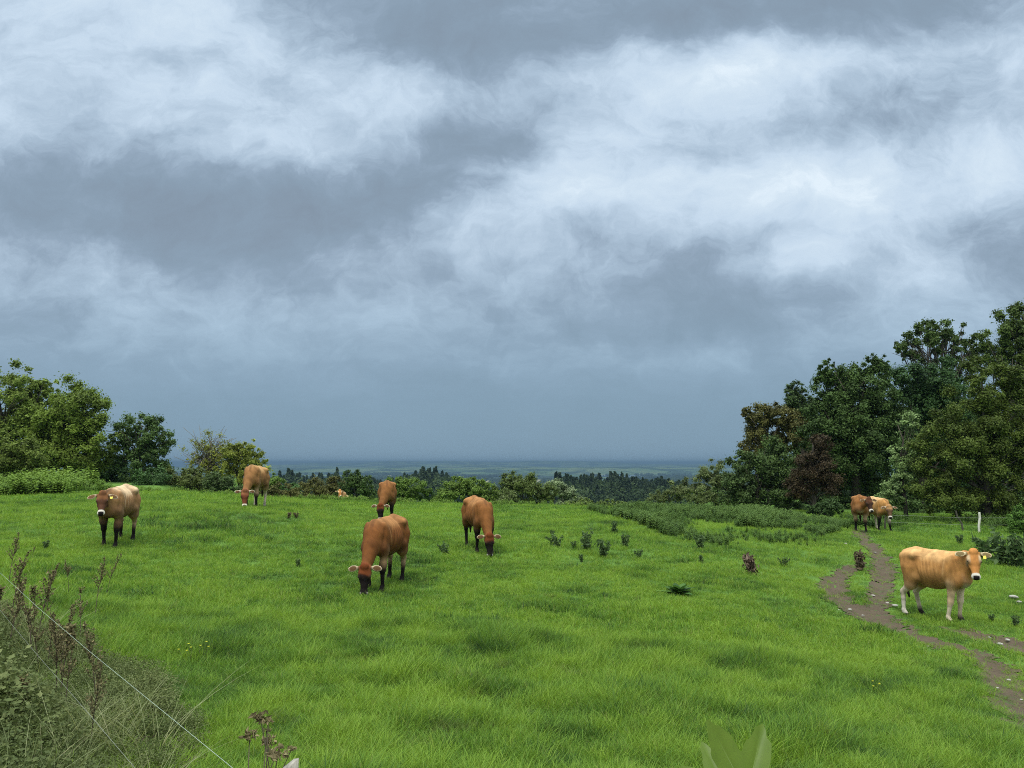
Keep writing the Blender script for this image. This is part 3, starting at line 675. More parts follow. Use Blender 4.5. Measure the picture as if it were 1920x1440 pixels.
    paint(onh*sstep(rs-.01, rs+.01, q[:, 0]+.02*nz)*sstep(.6, .5, q[:, 0]), c_['ring'])
    nose = onh*sstep(.050, .040, np.abs(q[:, 1]))*sstep(.365, .378, q[:, 0])*sstep(-.115, -.10, q[:, 2])
    paint(nose, c_['muz_top'])
    for ec, ER in ears:
        e = (V-ec)@ER; rr = np.sqrt((e[:, 0]/.050)**2+(e[:, 1]/.083)**2); on = (np.abs(e[:, 2]) < .025)*sstep(1.5, 1.25, rr)*sstep(.076, .095, np.abs(q[:, 1]))
        paint(on, c_['ear_in']); paint(on*sstep(.68, .86, rr+.12*nz)*sstep(.09, .13, np.abs(q[:, 1])), c_['ear_rim'])
        paint(on*(e[:, 2] < -.004), c_['face'])
    for i, (fx, fy) in enumerate(L):
        if lying: break
        s = 1 if i % 2 == 0 else -1; fxx, fyy = (.37+fx, s*.14+fy*s) if i < 2 else (-.70+fx, s*.15+fy*s); fxx *= XS; g = gz(fxx, fyy)
        near = sstep(.16, .12, np.hypot(V[:, 0]-fxx, V[:, 1]-fyy)); paint(near*sstep(.065, .05, V[:, 2]-g), c_['hoof'])
    t = empty('cow', (bx, by, bz-.012), hd); t.scale = (sc, sc, sc); tag(t, label, 'cow', group)
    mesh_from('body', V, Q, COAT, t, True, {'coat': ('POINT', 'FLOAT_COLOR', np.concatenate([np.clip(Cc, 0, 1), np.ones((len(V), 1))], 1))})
    for s in (1, -1):
        mb_ = MB(); c = hp(.142, s*.094, -.010); nn_ = 8
        vs = [c+HR@arr(.015*math.cos(a)*math.cos(b), s*.010*math.sin(b), .012*math.sin(a)*math.cos(b)) for b in (-1.2, -.5, .2, .9, 1.4) for a in np.linspace(0, 2*math.pi, nn_, endpoint=False)]
        mb_.add(vs, [(i*nn_+j, i*nn_+(j+1) % nn_, (i+1)*nn_+(j+1) % nn_, (i+1)*nn_+j) for i in range(4) for j in range(nn_)]+[tuple(range(nn_)), tuple(range(4*nn_, 5*nn_))])
        mb_.build('eye', EYE_M, t)
    if tag_ear:
        s = tag_ear; c = hp(.048, s*.150, -.045)+.0
        a = HR@arr(.036, 0, 0); b = HR@arr(0, .024, 0); n_ = HR@arr(0, 0, .004); mb_ = MB()
        vs = [c-a*.6+b*.6+n_*5, c-a*.6-b*.6+n_*5, c+a*.3-b+n_*5, c+a-b*.8+n_*5, c+a+b*.8+n_*5, c+a*.3+b+n_*5]; vs += [v-n_ for v in vs]
        mb_.add(vs, [(0, 1, 2, 3, 4, 5), (11, 10, 9, 8, 7, 6)]+[(i, (i+1) % 6, 6+(i+1) % 6, 6+i) for i in range(6)]); mb_.build('ear_tag', TAG_M, t, False)
    return t

def build_cows():
    BR = dict(body=(.175, .062, .017), back=(.34, .155, .055), under=(.20, .12, .055), face=(.18, .048, .014), mask=(.012, .008, .007), mask_amt=1.0)
    PALE = (.38, .25, .14); WH = (.50, .41, .29); BLK = (.010, .007, .006)
    # grazing, nearest, in the middle of the field
    g = gp(700, 1111)
    cow('grazing brown cow with black face and wide pale ears, nearest in mid field', (g[0]+.06, g[1]+.50), -102, 1.01,
        poll=(.93, .04, .46), hyaw=16, hpitch=74, legs=[(.05, .0), (-.16, .02), (.10, 0), (-.12, 0)], coat=dict(BR, up=[(.33, .20, .10), (.30, .14, .05), PALE, PALE], lo=[BLK]*4, lo_h=[.42, .42, .30, .30], ring_at=.374, ring=(.50, .45, .36), shadow_amt=.9), tail=(.0, .05), belly=1.08)
    # the pale calf on the right
    TAN = dict(body=(.42, .195, .060), back=(.60, .34, .14), under=(.52, .34, .18), face=(.50, .21, .06), dark=(.20, .09, .03), ring=(.66, .60, .50), brow=(.75, .55, .33),
               up=[(.62, .48, .33), (.58, .40, .24), WH, WH], hoof=(.03, .028, .022), lo=[BLK, (.52, .42, .30), BLK, (.52, .46, .38)], lo_h=[.12, .30, .15, .30], ear_in=(.20, .14, .06), ear_rim=(.80, .62, .38), chest=(.66, .56, .42))
    g = gp(1786, 1169)
    cow('pale tan young cow with white legs and yellow ear tag beside the dirt path', (g[0], g[1]+.30), -53, 1.02,
        poll=(.67, -.13, 1.17), hyaw=-60, hpitch=62, legs=[(-.02, -.03), (-.13, .0), (.10, 0), (-.10, 0)], coat=dict(TAN, droop=-2), tag_ear=1, tail=(.10, -.06), belly=1.06, ribs=.5, XS=.68)
    # standing, far left
    g = gp(190, 1026)
    cow('leftmost brown cow standing, staring ahead with a white-ringed muzzle', (g[0]+.06, g[1]+.40), -81, 1.0,
        poll=(.84, -.02, 1.06), hyaw=15, hpitch=54, legs=[(.05, -.02), (-.12, .0), (.06, 0), (-.16, 0)], coat=dict(BR, body=(.30, .150, .062), back=(.64, .44, .26), face=(.20, .08, .03), mask=(.07, .03, .018), mask_amt=.8, up=[(.20, .10, .05), (.16, .09, .05), PALE, PALE], lo=[BLK]*4, lo_h=[.44, .50, .30, .30], ring=(.62, .55, .45), dark=(.03, .015, .01), shadow_amt=1.2, chest=(.12, .065, .035), tailc=PALE, droop=-16),
        tag_ear=1, tail=(.02, .10), belly=1.0)
    # grazing on the left skyline
    g = gp(463, 951)
    cow('light brown cow with white hind legs grazing before the hedge trees', (g[0]+.05, g[1]+.5), -86, 1.15,
        poll=(.95, -.02, .44), hyaw=16, hpitch=76, legs=[(.02, 0), (-.1, 0), (.1, 0), (-.05, 0)], coat=dict(BR, body=(.27, .125, .044), back=(.48, .27, .11), mask=(.16, .035, .02), mask_amt=.7, face=(.30, .11, .05), up=[PALE, (.30, .17, .08), WH, WH], lo=[BLK, BLK, (.25, .22, .17), (.25, .22, .17)], lo_h=[.36, .36, .16, .16], ear_rim=(.72, .62, .48)), h=.016, tail=(0, .02))
    # grazing, right of centre
    g = gp(899, 1040)
    cow('reddish cow with black legs and white-rimmed muzzle grazing alone beyond the nearest cow', (g[0]-.02, g[1]+.45), -72, 1.01,
        poll=(.92, -.02, .47), hyaw=-6, hpitch=76, legs=[(.10, .02), (-.10, -.02), (-.05, 0), (.12, 0)], coat=dict(BR, body=(.205, .078, .021), up=[BLK, (.06, .03, .02), (.50, .42, .32), BLK], lo=[BLK]*4, lo_h=[.55, .5, .34, .5], ring_at=.372, ring=(.60, .56, .48), tailc=(.12, .05, .02)), h=.013, tail=(0, 0), belly=1.05)
    # grazing, behind the nearest one
    g = gp(720, 977)
    cow('reddish cow seen head-on grazing behind the nearest cow', (g[0], g[1]+.5), -82, 1.08,
        poll=(.95, -.16, .46), hyaw=-4, hpitch=76, legs=[(.0, 0), (-.1, 0), (.1, 0), (-.05, 0)], coat=dict(BR, body=(.225, .090, .027), up=[(.06, .03, .02)]*4, lo=[BLK]*4, lo_h=[.5]*4, ear_rim=(.65, .55, .42)), h=.016, belly=1.05)
    # two on the path by the wood
    g = gp(1627, 999)
    cow('reddish dark-faced cow, left of the pair where the path meets the wood', (g[0], g[1]+.5), -114, 1.08,
        poll=(.82, .26, 1.02), hyaw=22, hpitch=58, legs=[(.0, 0), (-.16, 0), (.1, 0), (-.12, 0)], coat=dict(BR, body=(.27, .11, .034), face=(.10, .04, .02), mask=(.04, .02, .013), mask_amt=.9, up=[PALE, PALE, WH, WH], lo=[BLK, BLK, PALE, BLK], lo_h=[.36]*4, ring=(.6, .54, .44), chest=(.45, .33, .2)), h=.017)
    g = gp(1664, 998)
    cow('golden tan cow with lowered head, right of the pair by the wood', (g[0], g[1]+.6), -90, 1.12,
        poll=(.93, -.05, .90), hyaw=-18, hpitch=60, legs=[(.06, .06), (-.12, 0), (.1, 0), (-.12, 0)], coat=dict(BR, body=(.40, .19, .055), back=(.62, .38, .17), face=(.42, .22, .09), mask=(.05, .03, .02), mask_amt=.8, up=[WH, (.1, .06, .04), WH, WH], lo=[BLK, BLK, WH, WH], lo_h=[.34, .5, .1, .1], ring=(.62, .56, .47), ear_rim=(.7, .6, .45)), h=.017, tag_ear=0)
    # resting beyond the brow of the field
    p = at(643, 938, 39.6)
    cow('tan and white cow lying on the field brow beside a dark bush', (p[0], p[1]), -84, .95, poll=(.74, -.1, 1.10), hyaw=20, hpitch=45, coat=dict(TAN, back=(.60, .42, .24), body=(.38, .20, .08)), h=.02, lying=True)
build_cows()
# ------------------------------------------------------------------ leaves, trees, bushes
def leaf_quads(c, nrm, size, r, asp=.55):
    """kite-shaped leaves: centres, normals, lengths"""
    n = len(c); nrm = nrm/(np.linalg.norm(nrm, axis=1, keepdims=True)+1e-9)
    t = r.normal(size=(n, 3)); t -= (t*nrm).sum(1, keepdims=True)*nrm; t /= (np.linalg.norm(t, axis=1, keepdims=True)+1e-9); b = np.cross(nrm, t)
    s = np.asarray(size)[:, None] if np.ndim(size) else size
    V = np.stack([c-t*s*.5, c+b*s*asp*.5-t*s*.05, c+t*s*.5-nrm*s*.12, c-b*s*asp*.5-t*s*.05], 1).reshape(-1, 3)
    return V
def leaf_obj(name, V, tint, mat, parent):
    n = len(V)//4; F = np.arange(n*4).reshape(n, 4)
    return mesh_from(name, V, F, mat, parent, False, {'tint': ('POINT', 'FLOAT', np.repeat(tint, 4))})
def crown(ells, nleaf, size, seed, clump=.26, open_=0.0, up=.45, spread=.9, fill=.30):
    """ells: (centre, radii) volumes; returns leaf quads, tint and clump centres"""
    r = np.random.default_rng(seed); vol = np.array([e[1][0]*e[1][2] for e in ells]); Vs = []; Ts = []; CC = []
    for (c, rad), vv in zip(ells, vol):
        rad = np.asarray(rad, float); nl = int(nleaf*vv/vol.sum()*1.5); nc = int((95 if open_ < .3 else 55 if open_ < .6 else 34)*max(.5, rad.min()/2.0)**.8*(.26/clump)**1.2)+6
        d = r.normal(size=(nc, 3)); d /= np.linalg.norm(d, axis=1, keepdims=True); rr = np.where(r.random(nc) < fill, r.uniform(.1, .65, nc), r.uniform(.65, 1.02, nc))
        lump = .82+.34*r.random((nc, 1)); cc = c+d*rad*rr[:, None]*lump
        cr = clump*.78*rad.min()*r.uniform(.45, 1.4, nc); ct = r.normal(.5, .13, nc); wgt = cr**1.7; wgt /= wgt.sum()
        k = r.choice(nc, nl, p=wgt); q = r.normal(size=(nl, 3)); q /= np.linalg.norm(q, axis=1, keepdims=True)
        p = cc[k]+q*cr[k][:, None]*np.minimum(np.abs(r.normal(0, .78, nl)), 2.1)[:, None]*[1.1, 1.1, .95]*spread
        out = (p-c)/rad; nrm = out*.5+q*.5+np.array([0, 0, up])+r.normal(size=(nl, 3))*.6
        Vs.append(leaf_quads(p, nrm, size*r.uniform(.55, 1.4, nl), r)); Ts.append(np.clip(ct[k]+r.normal(0, .18, nl), 0, 1)); CC.append(cc)
    return np.concatenate(Vs), np.concatenate(Ts), np.concatenate(CC)
def px_ells(pe, d, deep=.75, r=None):
    out = []
    for e in pe:
        px, py, rx, ry = e[:4]; dd = d+(e[4] if len(e) > 4 else 0); k = dd/FPX
        out.append((at(px, py, dd), (rx*k, max(rx, ry)*k*deep, ry*k)))
    return out
MULT = 2.1
def tree(name, label, cat, d, basepx, pe, mat, nleaf, size, seed, bark=None, trunk=.18, limbs=14, group=None, clump=.26, open_=0, up=.45, fill=.3, deep=.75, part='crown', stem='trunk', spread=.9, twig=0):
    r = np.random.default_rng(seed+500); E_ = px_ells(pe, d, deep)
    x = (basepx-960)/FPX*d; base = np.array([x, d, Hs(x, d)])
    t = empty(name, base); tag(t, label, cat, group)
    V, T_, CC = crown([(c-base, rr) for c, rr in E_], int(nleaf*MULT), size*.72, seed, clump, open_, up, spread, fill)
    m = MB(); top = np.mean([c-base for c, _ in E_], 0); hi = max(c[2]+rr[2]*.55 for c, rr in E_)-base[2]
    P = [np.array([0, 0, -.3])]
    for k in range(1, 7): f = k/6; P.append(np.array([top[0]*f+r.normal(0, .10)*f, top[1]*f+r.normal(0, .1)*f, hi*.92*f]))
    m.tube(P, [trunk*(1-.13*k)*(1.25 if k == 0 else 1) for k in range(7)], 7)
    idx = r.choice(len(CC), min(limbs, len(CC)), replace=False)
    for j in idx:
        c = CC[j]; f = np.clip((c[2]/max(hi, .1))*.55, .12, .8); s = P[0]*0; kf = f*6; k0 = int(kf); s = P[k0]+(P[min(k0+1, 6)]-P[k0])*(kf-k0)
        mid = .5*(s+c)+np.array([0, 0, .12*np.linalg.norm(c-s)])+r.normal(0, .08, 3)*np.linalg.norm(c-s)
        rr = trunk*(1-.13*kf)*.5; m.tube([s, .5*(s+mid)+r.normal(0, .03, 3), mid, c], [rr, rr*.75, rr*.5, rr*.2], 5)
        for q in range(twig):
            e = c+r.normal(0, 1, 3)*clump*2.0*E_[0][1][2]*.6; m.tube([mid, .5*(mid+e)+r.normal(0, .1, 3), e], [rr*.4, rr*.25, .012], 4)
    m.build(stem, bark or BARK, t)
    leaf_obj(part, V, T_, mat, t)
    return t
def ramp_leaf(name, c, k=.5, **kw):
    a = (c[0]*.80, c[1]*.78, c[2]*.6); b = (min(1, c[0]*2.6), min(1, c[1]*2.45), c[2]*1.8); return leaf_mat(name, a, b, **kw)
def build_trees():
    OAK = ramp_leaf('oak_leaf', (.090, .13, .024)); ASH = ramp_leaf('ash_leaf', (.108, .150, .036)); DARK = ramp_leaf('dark_leaf', (.038, .068, .019), trans=.2)
    ELM = ramp_leaf('elm_leaf', (.036, .075, .024), trans=.22); OLIVE = ramp_leaf('willow_leaf', (.055, .080, .016), trans=.25); YEL = ramp_leaf('yellowing_leaf', (.15, .17, .038))
    RUST = ramp_leaf('rust_leaf', (.036, .026, .016), trans=.12); AUT = ramp_leaf('turning_leaf', (.072, .072, .025), trans=.25); WHITE = ramp_leaf('whitebeam_leaf', (.125, .185, .085), trans=.25)
    GREY = ramp_leaf('sallow_leaf', (.15, .19, .10), trans=.25); WIL = ramp_leaf('hedge_leaf', (.075, .125, .026)); BRN = ramp_leaf('thorn_leaf', (.075, .078, .028)); SIL = ramp_leaf('silver_leaf', (.135, .175, .115), trans=.2)
    BRIGHT = ramp_leaf('bramble_leaf', (.085, .17, .028))
    # ---- left side
    L = 'trees along the left field edge'; g = L
    tree('ash_tree', 'tall open crowned ash tree at the far left, loose foliage against the sky', 'tree', 50, 20, [(20, 735, 60, 62), (-30, 760, 80, 80), (10, 800, 60, 45), (-50, 840, 70, 50)], ASH, 12000, .24, 11, trunk=.22, limbs=30, open_=.7, clump=.22, fill=.2, twig=3, group=g)
    tree('oak_tree', 'broad rounded tree with bright olive top, left of the gap tree', 'tree', 49, 130, [(140, 770, 62, 56), (95, 805, 60, 50), (170, 830, 45, 60), (110, 860, 70, 45)], OAK, 30000, .22, 12, trunk=.25, limbs=22, group=g)
    tree('ash_tree', 'light green tree between the tall ash and the broad rounded tree', 'tree', 51, 60, [(60, 775, 52, 50), (40, 830, 60, 55), (80, 730, 30, 22)], ASH, 15000, .24, 13, trunk=.2, limbs=20, group=g, open_=.3)
    tree('hawthorn_tree', 'low yellowish green tree in front of the tall ash', 'tree', 42, 40, [(45, 860, 48, 42), (0, 880, 50, 32)], ramp_leaf('field_maple_leaf', (.080, .11, .024)), 11000, .17, 14, trunk=.14, limbs=12, group=g)
    tree('elm_tree', 'dark green tree with ragged top standing apart in the left gap', 'tree', 50, 262, [(262, 815, 44, 48), (292, 840, 30, 46), (232, 830, 26, 40), (270, 875, 50, 36)], ramp_leaf('elm_top_leaf', (.050, .085, .028)), 13000, .20, 15, trunk=.17, limbs=24, open_=.35, clump=.24, fill=.25, group=g, twig=1)
    tree('oak_tree', 'small dark tree filling between broad rounded tree and ragged tree', 'tree', 52, 205, [(200, 880, 45, 40), (178, 900, 40, 30), (225, 905, 40, 24)], ELM, 9000, .2, 16, limbs=8, group=g)
    tree('bare_tree', 'thinly leaved tree with bare grey branches, standing beyond the hedge', 'tree', 54, 392, [(392, 840, 46, 38), (368, 856, 30, 30), (422, 852, 28, 28), (396, 872, 44, 24)], YEL, 1500, .17, 17, bark=BARK_PALE, trunk=.17, limbs=46, open_=.8, clump=.3, fill=.4, group=g, twig=5)
    tree('maple_tree', 'yellowish round topped tree behind the cow grazing on the skyline', 'tree', 53, 458, [(462, 850, 38, 30), (480, 880, 28, 30), (436, 885, 40, 26), (430, 850, 24, 24)], ramp_leaf('maple_leaf', (.15, .18, .038)), 11000, .17, 18, trunk=.15, limbs=22, group=g, open_=.35, clump=.24, twig=1)
    g = 'hedge bushes along the left skyline'
    tree('hedge_bush', 'dark hedge bush under the ragged dark tree', 'bush', 45, 285, [(290, 905, 55, 26)], ELM, 7000, .16, 19, trunk=.06, limbs=10, group=g, part='foliage', stem='stem')
    tree('hedge_bush', 'olive hedge bush under the thinly leaved bare tree', 'bush', 46, 350, [(350, 900, 42, 28), (385, 905, 30, 22)], ramp_leaf('mixed_hedge_leaf', (.065, .085, .026)), 7000, .15, 20, trunk=.06, limbs=10, group=g, part='foliage', stem='stem')
    tree('hedge_bush', 'dark green hedge bush left of the cow grazing on the skyline', 'bush', 45, 415, [(415, 905, 38, 26)], ramp_leaf('dusky_hedge_leaf', (.045, .07, .028)), 6000, .15, 21, trunk=.06, limbs=10, group=g, part='foliage', stem='stem')
    tree('hedge_bush', 'olive green bush right behind the cow grazing on the skyline', 'bush', 44, 505, [(505, 912, 30, 24), (478, 915, 22, 22)], WIL, 6000, .14, 22, trunk=.05, limbs=10, group=g, part='foliage', stem='stem')
    tree('hedge_bush', 'dark olive bush where the left hedge meets the open view', 'bush', 41, 530, [(535, 925, 30, 18), (505, 925, 26, 18)], BRN, 6000, .13, 24, trunk=.05, limbs=10, group=g, part='foliage', stem='stem')
    # ---- middle, below the brow
    g = 'bushes beyond the brow of the field'; B = 'foliage'; K_ = 'stem'
    tree('thorn_bush', 'brownish thorn bush left of the dark bush beyond the lying cow', 'bush', 46, 598, [(600, 918, 46, 24), (628, 912, 22, 20)], BRN, 8000, .14, 31, trunk=.07, limbs=14, group=g, part=B, stem=K_)
    tree('juniper_bush', 'dark bush with pointed top beside the lying cow', 'bush', 45, 668, [(660, 905, 22, 26), (678, 912, 24, 24), (648, 925, 18, 16), (690, 925, 16, 18)], DARK, 9000, .13, 32, trunk=.07, limbs=14, group=g, part=B, stem=K_)
    tree('elder_bush', 'low dark green bush between left hedge and brownish thorn bush', 'bush', 48, 548, [(548, 925, 32, 20)], ELM, 4000, .14, 33, trunk=.05, limbs=8, group=g, part=B, stem=K_)
    tree('sallow_bush', 'light green bush behind the head-on grazing cow', 'bush', 46, 752, [(745, 912, 30, 20), (780, 920, 34, 22), (735, 930, 20, 16)], WIL, 8000, .14, 34, trunk=.06, limbs=14, group=g, part=B, stem=K_)
    tree('willow_bush', 'bright green rounded willow bush above the lone grazing cow', 'bush', 45, 880, [(880, 912, 42, 20), (850, 925, 34, 22), (910, 928, 30, 22)], ramp_leaf('bush_willow_leaf', (.085, .135, .030)), 13000, .13, 35, trunk=.07, limbs=16, group=g, part=B, stem=K_)
    tree('willow_bush', 'tall rough green bush right of the lone grazing cow', 'bush', 45, 975, [(965, 908, 28, 20), (995, 916, 32, 26), (950, 930, 30, 20), (1020, 930, 26, 24)], ramp_leaf('goat_willow_leaf', (.075, .105, .034)), 14000, .13, 36, trunk=.07, limbs=18, group=g, part=B, stem=K_, open_=.2)
    tree('silver_willow', 'silvery grey leaved willow beyond the mid field bushes', 'tree', 60, 1048, [(1040, 912, 22, 16), (1058, 928, 22, 20), (1078, 938, 16, 14)], SIL, 7000, .17, 37, trunk=.07, limbs=14, group=g, part='crown', stem='trunk')
    tree('willow_bush', 'small greyish bush at the brow right of the tall rough bush', 'bush', 42, 948, [(948, 938, 18, 20)], ramp_leaf('grey_willow_leaf', (.10, .13, .06)), 3000, .11, 38, trunk=.04, limbs=8, group=g, part=B, stem=K_)
    tree('sallow_bush', 'low green bush behind and between the two grazing mid field cows', 'bush', 47, 815, [(815, 932, 34, 16)], ELM, 4500, .13, 39, trunk=.05, limbs=8, group=g, part=B, stem=K_)
    tree('sallow_bush', 'low pale green bush on the brow above the nettle bed start', 'bush', 44, 1090, [(1090, 944, 34, 10), (1150, 946, 36, 9)], ramp_leaf('pale_sallow_leaf', (.10, .14, .045)), 4500, .12, 40, trunk=.04, limbs=8, group=g, part=B, stem=K_)
    tree('sallow_bush', 'olive green bush between low bush and grey-green tree behind the nettles', 'bush', 44, 1320, [(1320, 935, 36, 14), (1365, 938, 36, 16)], ramp_leaf('dull_sallow_leaf', (.07, .095, .034)), 6000, .13, 50, trunk=.05, limbs=8, group='bushes beyond the brow of the field', part=B, stem=K_)
    # ---- right wood
    g = 'trees of the wood on the right'
    tree('sallow_tree', 'small grey-green tree at the left end of the wood', 'tree', 62, 1345, [(1342, 892, 32, 28), (1305, 915, 44, 24), (1368, 918, 32, 30)], ramp_leaf('grey_sallow_leaf', (.085, .11, .05)), 10000, .2, 51, trunk=.10, limbs=16, group=g, open_=.2)
    tree('sallow_bush', 'low green bush beyond the nettle bed, left of the grey-green tree', 'bush', 56, 1270, [(1270, 926, 32, 14), (1235, 934, 24, 12)], ramp_leaf('low_sallow_leaf', (.085, .11, .045)), 5000, .15, 52, trunk=.05, limbs=8, group='bushes beyond the brow of the field', part=B, stem=K_)
    tree('maple_tree', 'brownish turning maple on the upper left of the wood', 'tree', 48, 1440, [(1440, 790, 42, 42), (1425, 830, 34, 40), (1478, 800, 34, 48), (1400, 775, 10, 14)], AUT, 20000, .18, 53, trunk=.2, limbs=24, group=g, clump=.24)
    tree('ash_tree', 'slim dark ash poking above between the brownish maple and the big dark tree', 'tree', 52, 1500, [(1500, 765, 34, 32), (1492, 735, 22, 18), (1525, 790, 36, 50)], ramp_leaf('slim_ash_leaf', (.045, .075, .03)), 12000, .18, 54, trunk=.16, limbs=20, group=g, open_=.25)
    tree('elm_tree', 'big dark green tree rising in the middle of the wood', 'tree', 45, 1600, [(1580, 735, 50, 56), (1560, 800, 66, 70), (1630, 760, 60, 80), (1600, 850, 90, 70), (1550, 700, 16, 26), (1640, 690, 30, 26)], DARK, 52000, .19, 55, trunk=.3, limbs=26, group=g, clump=.22)
    tree('elm_tree', 'dark green tree right of the big dark tree, below the open crown', 'tree', 46, 1720, [(1700, 740, 64, 62), (1760, 740, 60, 66), (1720, 820, 80, 70), (1790, 800, 60, 90)], ramp_leaf('deep_elm_leaf', (.025, .055, .018), trans=.2), 42000, .19, 56, trunk=.3, limbs=22, group=g, clump=.22)
    tree('ash_tree', 'high ash with wide open crown showing sky between its branches', 'tree', 56, 1770, [(1745, 635, 60, 38), (1700, 650, 34, 34), (1800, 640, 40, 34), (1770, 690, 70, 26), (1835, 660, 30, 30)], ramp_leaf('high_ash_leaf', (.050, .080, .024)), 9500, .26, 57, trunk=.26, limbs=44, group=g, open_=.8, clump=.20, fill=.25, twig=3)
    tree('ash_tree', 'tallest tree of the wood, at the top right corner of the trees', 'tree', 54, 1905, [(1900, 620, 52, 56), (1950, 600, 60, 60), (1880, 670, 50, 34), (1950, 700, 60, 50)], ramp_leaf('tall_ash_leaf', (.055, .085, .022)), 20000, .24, 58, trunk=.3, limbs=34, group=g, open_=.5, clump=.22, twig=2)
    tree('willow_tree', 'large fine leaved olive green willow filling the right edge of the wood', 'tree', 36, 1840, [(1850, 760, 90, 85), (1800, 850, 100, 85), (1760, 900, 60, 60), (1900, 870, 90, 80), (1920, 720, 60, 60), (1830, 930, 110, 40), (1880, 800, 80, 80)], OLIVE, 100000, .135, 59, trunk=.17, limbs=30, group=g, clump=.27, deep=.5)
    tree('whitebeam_tree', 'pale leaved whitebeam between the dark trees and the olive willow', 'tree', 38, 1690, [(1705, 800, 18, 32), (1692, 855, 26, 32), (1683, 905, 28, 24), (1670, 930, 34, 20)], WHITE, 6500, .17, 60, trunk=.10, limbs=18, group=g, open_=.4, clump=.26)
    tree('conifer_tree', 'dead rust-brown conifer standing in front of the dark trees', 'tree', 39, 1520, [(1538, 838, 20, 30), (1515, 885, 36, 36), (1542, 895, 30, 46), (1500, 918, 30, 22)], RUST, 26000, .12, 61, trunk=.14, limbs=34, group=g, clump=.3, fill=.5, up=-.1)
    tree('elder_tree', 'dark green low tree at the left front of the wood, before the brownish maple', 'tree', 42, 1410, [(1400, 885, 38, 40), (1445, 865, 44, 44), (1380, 922, 44, 32), (1460, 915, 50, 40)], ramp_leaf('elder_leaf', (.044, .074, .024), trans=.2), 26000, .16, 62, trunk=.14, limbs=20, group=g)
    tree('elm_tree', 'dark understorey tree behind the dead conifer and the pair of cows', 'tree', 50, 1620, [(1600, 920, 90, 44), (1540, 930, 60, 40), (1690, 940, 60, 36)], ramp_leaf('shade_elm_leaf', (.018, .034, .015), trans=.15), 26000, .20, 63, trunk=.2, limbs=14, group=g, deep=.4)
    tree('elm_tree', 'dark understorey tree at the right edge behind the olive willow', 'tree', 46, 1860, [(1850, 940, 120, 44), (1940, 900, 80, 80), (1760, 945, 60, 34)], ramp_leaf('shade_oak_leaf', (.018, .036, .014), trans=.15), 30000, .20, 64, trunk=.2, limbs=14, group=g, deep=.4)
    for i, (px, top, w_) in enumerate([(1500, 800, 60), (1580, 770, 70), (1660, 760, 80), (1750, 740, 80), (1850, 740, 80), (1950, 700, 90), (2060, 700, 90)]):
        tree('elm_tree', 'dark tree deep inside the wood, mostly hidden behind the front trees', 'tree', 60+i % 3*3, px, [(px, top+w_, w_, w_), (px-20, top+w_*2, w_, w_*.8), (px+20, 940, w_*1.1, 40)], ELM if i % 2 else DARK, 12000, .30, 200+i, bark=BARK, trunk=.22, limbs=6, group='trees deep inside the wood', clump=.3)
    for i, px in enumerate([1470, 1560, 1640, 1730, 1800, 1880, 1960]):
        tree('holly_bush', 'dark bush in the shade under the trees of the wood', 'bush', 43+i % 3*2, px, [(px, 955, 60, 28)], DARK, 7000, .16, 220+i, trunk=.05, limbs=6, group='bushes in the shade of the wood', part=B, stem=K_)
    tree('elder_bush', 'leafy green bush at the right edge by the wire fence', 'bush', 30.5, 1905, [(1908, 985, 18, 26), (1930, 975, 24, 30)], ramp_leaf('elder_bush_leaf', (.060, .12, .026)), 4000, .10, 65, trunk=.04, limbs=10, group='bushes at the foot of the wood', part=B, stem=K_)
    tree('elder_bush', 'dark bush at the foot of the dead conifer', 'bush', 33, 1555, [(1556, 950, 24, 16), (1530, 955, 20, 10)], ramp_leaf('dark_bush_leaf', (.035, .065, .022)), 3500, .11, 66, trunk=.04, limbs=8, group='bushes at the foot of the wood', part=B, stem=K_)
build_trees()

# ------------------------------------------------------------------ leafy stands: nettles and bracken
def leafy_plant(nm, mat, h, nn, lw, seed, stems=5, rad=.16, droop=.3):
    r = np.random.default_rng(seed); V = []; T_ = []
    m = MB()
    for s in range(stems):
        a = r.uniform(0, 6.28); b = np.array([rad*math.cos(a)*r.random(), rad*math.sin(a)*r.random(), 0]); hh = h*r.uniform(.65, 1.1); ln = r.normal(0, .12, 2)
        k = np.arange(nn); f = (k+1)/nn; c = b+np.stack([ln[0]*hh*f, ln[1]*hh*f, hh*(.25+.75*f)], -1)
        for side in range(2):
            ph = k*1.57+side*3.14+a; dirv = np.stack([np.cos(ph), np.sin(ph), -droop*np.ones(nn)], -1); sz = lw*(1.15-.6*f)
            p = c+dirv*sz[:, None]*.5; nrm = np.stack([np.cos(ph)*droop, np.sin(ph)*droop, np.ones(nn)], -1)+r.normal(0, .2, (nn, 3))
            t = dirv/np.linalg.norm(dirv, axis=1, keepdims=True); bb = np.cross(nrm, t); bb /= np.linalg.norm(bb, axis=1, keepdims=True); q = sz[:, None]
            V.append(np.stack([p-t*q*.5, p+bb*q*.28-t*q*.1, p+t*q*.5-[0, 0, .01], p-bb*q*.28-t*q*.1], 1).reshape(-1, 3)); T_.append(np.repeat(np.clip(r.normal(.35+.4*f, .1), 0, 1), 4))
    V = np.concatenate(V); T_ = np.concatenate(T_)
    return mesh_from(nm, V, np.arange(len(V)).reshape(-1, 4), mat, None, False, {'blade': ('POINT', 'FLOAT', T_)}, link=False)
